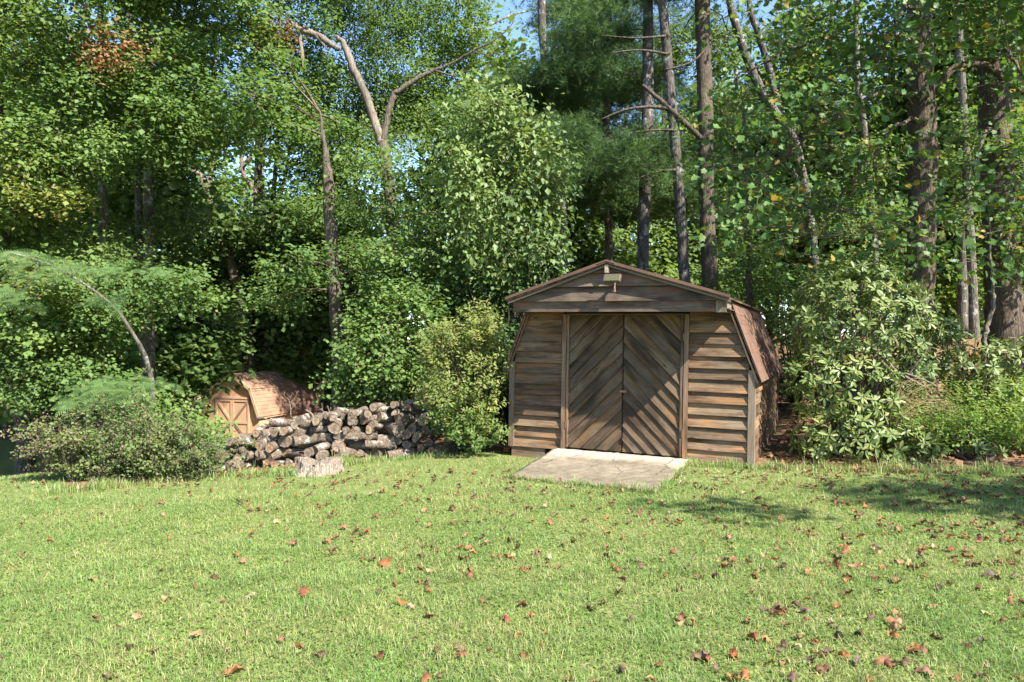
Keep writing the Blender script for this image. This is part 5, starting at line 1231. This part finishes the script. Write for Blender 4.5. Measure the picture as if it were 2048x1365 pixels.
def pile():
    rng = np.random.default_rng(123)
    A = ground_at(415, 948); B = ground_at(880, 908)
    A[1] += .15; B[1] += .05
    ax = B[:2]-A[:2]; ln = np.linalg.norm(ax); ax /= ln
    H = lambda t: np.interp(t/ln, [0, .1, .22, .38, .55, .75, .93, 1.0], [.16, .42, .58, .68, .70, .80, .84, .55])
    circ = []                                            # (t, z, r)
    tries = 0
    def drop(t, r):
        z = r
        for (a, b, q) in circ:
            d = abs(a-t)
            if d < (r+q)*.97: z = max(z, b+math.sqrt(((r+q)*.97)**2-d*d))
        return z
    while tries < 9000 and len(circ) < 210:
        tries += 1
        r = rng.choice([rng.uniform(.05, .07), rng.uniform(.065, .095), rng.uniform(.09, .115)], p=[.4, .42, .18]); best = None
        for k in range(14):
            t = rng.uniform(r, ln-r); z = drop(t, r)
            if best is None or z-H(t) < best[1]-H(best[0]): best = (t, z)
        t, z = best
        if z+r > H(t)+.06: continue
        circ.append((t, z, r))
    ORD = ['first', 'second', 'third', 'fourth', 'fifth', 'sixth', 'seventh', 'eighth', 'ninth', 'tenth', 'eleventh', 'twelfth', 'thirteenth', 'fourteenth', 'fifteenth', 'sixteenth', 'seventeenth', 'eighteenth', 'nineteenth', 'twentieth'] + ['twenty-'+q for q in ('first', 'second', 'third', 'fourth', 'fifth', 'sixth', 'seventh', 'eighth', 'ninth')] + ['thirtieth'] + ['thirty-'+q for q in ('first', 'second', 'third', 'fourth', 'fifth', 'sixth', 'seventh', 'eighth', 'ninth')]
    rowof = lambda c: 'bottom' if c[1] < c[2]+.03 else ('top' if c[1]+c[2] > H(c[0])-.07 else 'middle')
    bots = sorted(c[0] for c in circ if rowof(c) == 'bottom'); tops = sorted(c[0] for c in circ if rowof(c) == 'top'); seen = {}
    for i, (t, z, r) in enumerate(circ):
        top = z+r > H(t)-.07; low = z < r+.03
        lg = .42+rng.uniform(-.06, .1); yaw = -.26+rng.normal()*.34 if rng.random() > .1 else -1.15+rng.normal()*.25
        bark, cut = log_mesh(r, lg, rng, rng.random() < .42)
        x, y = A[0]+ax[0]*t, A[1]+ax[1]*t
        off = rng.normal()*.05; n2 = np.array([-ax[1], ax[0]])
        x += n2[0]*(off+.22); y += n2[1]*(off+.22)
        g = min(gz(A[0]+ax[0]*t, A[1]+ax[1]*t), gz(x, y)) 
        o = empty('log', (x, y, g+z-.02), (rng.normal()*.13, rng.uniform(0, 6.28), yaw))
        link('bark', bark, o); link('cut_face', cut, o)
        size = 'thick' if r > .09 else ('thin' if r < .065 else 'medium')
        row = rowof((t, z, r))
        if row == 'bottom': lab = f'{size} weathered log in the bottom row of the woodpile, {ORD[bots.index(t)]} from its left end'
        elif row == 'top': lab = f'{size} weathered log in the top layer of the woodpile, {ORD[tops.index(t)]} from its left end'
        else:
            b = int(np.argmin([abs(q-t) for q in bots])); same = sorted(c[1] for c in circ if rowof(c) == 'middle' and int(np.argmin([abs(q-c[0]) for q in bots])) == b)
            lab = f'{size} log inside the woodpile, {ORD[same.index(z)]} one up over the {ORD[b]} bottom log'
        tag(o, lab, 'log', 'logs stacked in the woodpile')
    def loose(px, py, Y, r, lg, yaw, pitch, label, name='log'):
        bark, cut = log_mesh(r, lg, rng); o = empty(name, at(px, py, Y), (pitch, rng.uniform(0, 6), yaw)); link('bark', bark, o); link('cut_face', cut, o); tag(o, label, 'log', 'loose logs on the woodpile')
    Yp = lambda px: np.interp(px, [415, 880], [A[1], B[1]])+.3
    loose(690, 824, Yp(690)+.1, .055, .34, -.75, .25, 'short grey log perched alone on top of the woodpile, cut end to the left')
    loose(745, 832, Yp(745)+.1, .06, .36, -1.1, .0, 'knobbly log with orange cut end on top of the woodpile right of the perched log')
    loose(818, 828, Yp(818), .085, .5, -.6, .1, 'thick pale barked log lying across the top right of the woodpile')
    loose(862, 838, Yp(862)+.1, .07, .4, -.5, .05, 'dark wet looking log at the upper right end of the woodpile')
    loose(640, 846, Yp(640), .045, .75, -1.25, -.16, 'long pale bare pole lying slanted along the top of the woodpile')
    loose(585, 848, Yp(585)+.05, .035, .7, -1.45, -.05, 'long thin weathered pole lying flat on the left top of the woodpile')
    loose(722, 873, Yp(722)-.28, .05, .5, -1.35, -.04, 'split pale log lying sideways on the front of the woodpile')
    loose(800, 912, Yp(800)-.42, .10, .42, -.95, -.06, 'forked dark log lying in front of the right half of the woodpile')
    loose(445, 940, Yp(445)-.38, .085, .4, -.9, .0, 'grey log lying on the grass at the left foot of the woodpile')
    loose(880, 900, Yp(880)-.25, .085, .42, -.6, .0, 'dark shaded log on the ground at the right end of the woodpile')
    loose(655, 838, Yp(655)+.15, .07, .4, -.1, .35, 'tilted split log end up on the woodpile left of the perched log')
    loose(770, 822, Yp(770)+.05, .065, .42, -.2, -.3, 'dark tilted log near the top of the woodpile left of the pale barked log')
    loose(550, 870, Yp(550)-.12, .06, .42, -1.0, .12, 'split grey log lying askew over the left half of the woodpile')
    loose(610, 880, Yp(610)-.2, .075, .38, -.75, -.1, 'thick short log lying askew over the front of the woodpile above the stump')
    loose(760, 890, Yp(760)-.3, .055, .46, -1.2, .1, 'thin crooked log lying sideways across the right front of the woodpile')
    loose(425, 918, Yp(425)-.1, .06, .36, -.9, .1, 'small split log at the far left end of the woodpile, on the pale grass')
    loose(470, 934, Yp(470)-.3, .095, .38, -.35, .0, 'rounded log with grey cut end next to the log on the grass')
    # twigs standing in the pile
    for lab, lst in (('bare branching dead twig standing up from the woodpile before the tan shed', [[(582, 842, 1.8), (581, 815, 1.7), (578, 800, 1.4), (568, 792, 1.1), (570, 784, .8)], [(580, 808, 1.1), (590, 795, 1), (597, 782, .8)], [(581, 820, 1.1), (588, 812, .9), (600, 800, .7)], [(579, 802, 1.1), (583, 790, .8)]]),
                     ('thin arched dead stick at the left top of the woodpile', [[(513, 838, 2.5), (525, 836, 3), (540, 842, 3), (555, 851, 3)]]),
                     ('short dead stick poking up from the middle of the woodpile', [[(666, 842, 3), (660, 828, 3), (655, 812, 2)], [(662, 832, 2), (648, 824, 2), (640, 818, 1.5)]]),
                     ('pale broken branch stub on the woodpile top', [[(618, 846, 5), (626, 832, 5), (612, 820, 4)], [(626, 833, 4), (640, 836, 4)]])):
        parts = []
        for p in lst:
            P, r = path3(p, Yp(p[0][0])+.1, ground=False, n=8); parts.append(tube(P, r, 5))
        V, fc = join(parts); c = V.mean(0); o = link('dead_twig', mk('dead_twig', V-c, fc, M['dead'], True), None, c); tag(o, lab, 'twig')
pile()

def stump():
    rng = np.random.default_rng(7); b = ground_at(628, 952); b[1] += .25; b[2] = gz(b[0], b[1])
    seg, rows = 64, 12; V = []
    a = np.linspace(0, 2*np.pi, seg, endpoint=False); rid = .06*np.sin(9*a+1)+.05*np.sin(14*a)+.03*np.sin(23*a+2)
    for k in range(rows):
        t = k/(rows-1); fl = .26+.13*(1-t)**2.4; rr_ = fl*(1+(.35+.9*(1-t)**2)*rid*1.1+.012*rng.standard_normal(seg))
        rr_ = rr_*(1+.25*(1-t)**2*np.clip(np.cos(a-3.5), 0, 1)**3)
        top = .155+.03*np.sin(a*2+1)+.012*rng.standard_normal(seg)
        V += [(np.cos(q)*s*1.12, np.sin(q)*s, -.08+(h+.08)*t) for q, s, h in zip(a, rr_, top)]
    ring = np.array(V[-seg:]); V = np.array(V)
    inner = ring*np.array([.55, .55, 1]); inner[:, 2] += .015*rng.standard_normal(seg)-.01
    V = np.vstack([V, inner, [(0, 0, .15)]])
    i, j = np.meshgrid(np.arange(rows), np.arange(seg), indexing='ij'); j2 = (j+1) % seg
    Q = np.stack([i*seg+j, i*seg+j2, (i+1)*seg+j2, (i+1)*seg+j], -1).reshape(-1, 4); k = np.arange(seg)
    Tt = np.stack([rows*seg+k, rows*seg+(k+1) % seg, np.full(seg, (rows+1)*seg)], 1)
    o = link('tree_stump', mk('tree_stump', V, [Q, Tt], M['stump'], True), None, b); tag(o, 'pale weathered tree stump in front of the woodpile', 'stump')
stump()

# ------------------------------------------------------------------ lawn
def on_ramp(x, y):
    a = R(TH); dx, dy = x-SO.x, y-SO.y
    lx = dx*math.cos(a)-dy*math.sin(a); ly = dx*math.sin(a)+dy*math.cos(a)
    return (lx > -2.75) & (lx < -.79) & (ly > -1.63-.40*(lx+2.74)/1.94) & (ly < .3)
def grass():
    rng = np.random.default_rng(31)
    def pts(n, y0, y1, p):
        u = rng.random(n); Y = (y0**p+u*(y1**p-y0**p))**(1/p); k = rng.uniform(-.98, .98, n)*(1+.25); x = k*Y*.75+0
        ok = (Y < edge_y(x, Y)+rng.normal(0, .12, n)) & ~on_ramp(x, Y); x, Y = x[ok], Y[ok]
        d = np.sin(x*2.3+np.sin(Y*1.7)*2)*np.sin(Y*2.9+np.cos(x*1.9)*2); ok = rng.random(len(x)) < .8+.2*d
        p_ = np.stack([x[ok], Y[ok]], 1); p_ = np.c_[p_, terrain(p_[:, 0], p_[:, 1])]; s = in_shed(p_); return p_[~s]
    parts = []
    def blades(P, h0, h1, wd, lean, full):
        n = len(P); a = rng.uniform(0, 2*np.pi, n); h = rng.uniform(h0, h1, n)*rng.uniform(.7, 1.2, n)*(1+.45*np.sin(P[:, 0]*5.1+2*np.sin(P[:, 1]*3.3))*np.sin(P[:, 1]*6.2+2*np.cos(P[:, 0]*2.7))); l = np.abs(rng.normal(0, lean, n))+.15
        d = np.stack([np.cos(a), np.sin(a), np.zeros(n)], 1); sd = np.stack([-np.sin(a), np.cos(a), np.zeros(n)], 1); tw = rng.uniform(-.8, .8, n)[:, None]; sd = unit(sd+d*tw)
        w = (wd*rng.uniform(.6, 1.3, n))[:, None]; hh = h[:, None]; up = np.array([0, 0, 1.])
        b0, b1 = P-sd*w, P+sd*w; mid_ = P+up*hh*.6+d*hh*l[:, None]*.35; m0, m1 = mid_-sd*w*.75, mid_+sd*w*.75
        tip = P+up*hh*np.clip(1.05-.25*l[:, None], .25, 1)+d*hh*l[:, None]
        if full:
            V = np.stack([b0, b1, m0, m1, tip], 1).reshape(-1, 3); k = np.arange(n)[:, None]*5; Tt = np.concatenate([k+np.array([[0, 1, 3]]), k+np.array([[0, 3, 2]]), k+np.array([[2, 3, 4]])])
        else:
            V = np.stack([b0, b1, tip], 1).reshape(-1, 3); Tt = np.arange(n)[:, None]*3+np.array([[0, 1, 2]])
        return V, np.zeros((0, 4), int), Tt
    parts.append(blades(pts(150000, 2.5, 5.2, 1.2), .022, .048, .0019, 1.2, True))
    parts.append(blades(pts(190000, 5.0, 8.2, 1.3), .022, .046, .0030, 1.25, False))
    parts.append(blades(pts(130000, 8.0, 16., 1.3), .024, .05, .0042, 1.2, False))
    P = pts(11000, 2.5, 10, 1.4); parts.append(blades(P, .045, .085, .0022, 1.0, True))       # longer straggling blades
    # a taller fringe along the shed, ramp and pile
    ed = []
    for px0, px1, py0, py1, m in ((1372, 1560, 930, 940, 900), (640, 890, 935, 912, 1300), (410, 640, 955, 950, 700), (1560, 2048, 940, 948, 1300), (100, 420, 990, 955, 1300)):
        t = rng.random(m); q = np.array([ground_at(px0+(px1-px0)*s, py0+(py1-py0)*s) for s in np.linspace(0, 1, 24)]); i = np.minimum((t*23).astype(int), 22); f = (t*23-i)[:, None]
        e = q[i]*(1-f)+q[i+1]*f; e[:, 1] += rng.normal(.03, .1, m); e[:, 0] += rng.normal(0, .05, m); e[:, 2] = terrain(e[:, 0], e[:, 1]); ed.append(e)
    ed = np.vstack(ed); ed = ed[~in_shed(ed) & ~on_ramp(ed[:, 0], ed[:, 1])]
    parts.append(blades(ed, .06, .15, .0035, .5, True))
    m = 1500; q = rng.random(m); side = rng.random(m)        # blades creeping over the ramp's edges
    lx = np.where(side < .5, -2.76+1.98*q, np.where(side < .75, -2.775, -.775))+rng.normal(0, .02, m); ly = np.where(side < .5, -1.675-.40*(lx+2.74)/1.94, np.where(side < .75, -1.65+1.5*q, -2.05+1.9*q))+rng.normal(0, .025, m)
    e = np.array([shed_pt(a_, b_, 0) for a_, b_ in zip(lx, ly)]); e[:, 2] = terrain(e[:, 0], e[:, 1]); parts.append(blades(e, .05, .12, .003, .8, True))
    V, fc = join(parts); tag(link('lawn_grass', mk('lawn_grass', V, fc, M['grass'])), 'short mown green grass covering the lawn', 'grass', kind='stuff')
    # small broad clover-like leaves between the blades
    P = pts(42000, 2.5, 8, 1.3); n = len(P); P[:, 2] += rng.uniform(.01, .03, n)
    V, Q, Tt = leaves('kite_wide', P, np.array([0, 0, 1.])+.4*rng.standard_normal((n, 3)), rng.standard_normal((n, 3)), rng.uniform(.012, .026, n))
    tag(link('lawn_clover', mk('lawn_clover', V, [Tt], M['weed'])), 'small clover leaves between the grass blades', 'clover', kind='stuff')
grass()

# ------------------------------------------------------------------ fallen leaves on the lawn
def curled(seed):
    rng = np.random.default_rng(seed); tv, tt = TM['lobed']; V = tv.copy(); V[:, 1] -= .42
    # split every fan triangle so that the blade can roll up
    n = len(V)-1; ring = V[:n]; ctr = V[n]; midr = ctr+(ring-ctr)*.55; V = np.vstack([ring, midr, ctr[None]]); k = np.arange(n); k2 = (k+1) % n
    tt = np.vstack([np.stack([k, k2, n+k2], 1), np.stack([k, n+k2, n+k], 1), np.stack([n+k, n+k2, np.full(n, 2*n)], 1)])
    V[:n] *= rng.uniform(.75, 1.08, (n, 1))
    ax = rng.uniform(0, np.pi); c, s = math.cos(ax), math.sin(ax); u = V[:, 0]*c+V[:, 1]*s; v = -V[:, 0]*s+V[:, 1]*c; k = rng.uniform(1.8, 4.6)
    u2 = np.sin(u*k)/k; z = (1-np.cos(u*k))/k+.5*rng.uniform(.2, 1)*v*v+.10*np.sin(v*7+seed)+.04*rng.standard_normal(len(V)); V = np.stack([u2*c-v*s, u2*s+v*c, z], 1)
    return mk('fallen_leaf', V, [tt], M['fallen1'])
HUES = [('dark brown', (.085, .048, .034)), ('chestnut brown', (.15, .066, .036)), ('grey brown', (.12, .082, .06)), ('rusty orange', (.24, .095, .04)), ('tan', (.25, .15, .08)), ('reddish', (.17, .062, .036)), ('pale tan', (.36, .25, .15))]
def fallen():
    rng = np.random.default_rng(404); ms = [curled(s) for s in range(16)]; n = 3400
    px = rng.uniform(-60, 2110, n); py = 945+430*rng.random(n)**1.5
    w = (.13+.87*np.clip((px-350)/1300, 0, 1)+.3*np.clip((1050-py)/100, 0, 1))*(.55+.9*(np.sin(px/61+2*np.sin(py/37))*np.sin(py/29+2*np.cos(px/83)) > -.1)); keep = rng.random(n) < w*np.where(py < 1000, .7, np.where(py < 1150, .5, .18)); px, py = px[keep], py[keep]
    P = np.array([ground_at(a, b) for a, b in zip(px, py)]); ok = (P[:, 1] < edge_y(P[:, 0], P[:, 1])+.1) & ~in_shed(P) & ~on_ramp(P[:, 0], P[:, 1]-.15); P = P[ok]
    P = P[np.argsort(P[:, 1])]
    hero = [(767, 1133, 3), (610, 1195, 5), (470, 1352, 3), (1535, 1288, 4), (1500, 1192, 1), (1790, 1262, 4), (1830, 1305, 3), (1975, 1235, 6), (1985, 1160, 0), (1960, 1290, 2), (1550, 1232, 0), (1850, 1352, 4), (1690, 1080, 0), (1090, 985, 5), (1505, 1285, 5), (1560, 1300, 0), (1840, 1310, 1), (1690, 1110, 3), (1795, 1062, 4)]
    P = np.vstack([[ground_at(a, b) for a, b, _ in hero], P]); big = min(300, len(P))
    cols = ('far left edge', 'left edge', 'left side', 'left of the middle', 'just left of centre', 'centre', 'just right of centre', 'right of the middle', 'right side', 'inner right edge', 'far right edge')
    for i in range(big):
        h = hero[i][2] if i < len(hero) else int(rng.choice(7, p=[.16, .24, .14, .19, .14, .09, .04])); k = i % 16
        s = rng.uniform(.05, .092)*(1.45 if i < len(hero) else 1)
        o = link('fallen_leaf', ms[k]); o.color = (*[c*rng.uniform(.85, 1.15) for c in HUES[h][1]], 1)
        fl = rng.random() < .4
        o.location = (P[i, 0], P[i, 1], P[i, 2]+(.03 if fl else .008)+.01*rng.random()); o.rotation_euler = (rng.normal()*.35+(math.pi if fl else 0), rng.normal()*.35, rng.uniform(0, 6.28)); o.scale = (s, s*rng.uniform(.7, 1.1), s)
        X = P[i, 0]/P[i, 1]*F+1024; c_ = cols[min(10, max(0, int(X/2048*11)))]; Yd = P[i, 1]
        d_ = 'closest to the camera' if Yd < 3.7 else 'in the foreground' if Yd < 4.4 else 'before the middle' if Yd < 5.2 else 'halfway across' if Yd < 6.2 else 'near its far side'
        big_ = 'large' if s > .085 else ('small' if s < .06 else 'medium')
        tag(o, f'{big_} {HUES[h][0]} {"upturned" if not fl else "domed"} leaf, {c_} of lawn, {d_}', 'fallen leaf', 'fallen leaves scattered on the lawn')
    Q_ = P[big:]; V0 = np.zeros(len(ms[0].vertices)*3); parts = []
    for k in range(16):
        ms[k].vertices.foreach_get('co', V0); tv = V0.reshape(-1, 3).copy(); f = np.zeros(len(ms[k].loops), np.int32); ms[k].loops.foreach_get('vertex_index', f)
        q = Q_[k::16]
        if len(q): parts.append(leaves((tv, f.reshape(-1, 3)), q+np.array([0, 0, .022]), np.array([0, 0, 1.])+.35*rng.standard_normal(q.shape), rng.standard_normal(q.shape), rng.uniform(.045, .085, len(q))))
    V, fc = join(parts)
    tag(link('scattered_leaves', mk('scattered_leaves', V, fc, M['fallen'])), 'small brown fallen leaves scattered over the far lawn', 'fallen leaves', kind='stuff')
fallen()

# look-alikes that still share a label: told apart by their order from left to right
by = {}
for o in S.objects:
    if o.parent is None and o.get('category') in ('tree', 'fallen leaf'): by.setdefault(o['label'], []).append(o)
for lab, os_ in by.items():
    if len(os_) > 1:
        os_.sort(key=lambda o: o.location.x/o.location.y)
        for k, o in enumerate(os_): o['label'] = ('leftmost' if k == 0 else 'rightmost' if k == len(os_)-1 else 'middle')+' '+lab
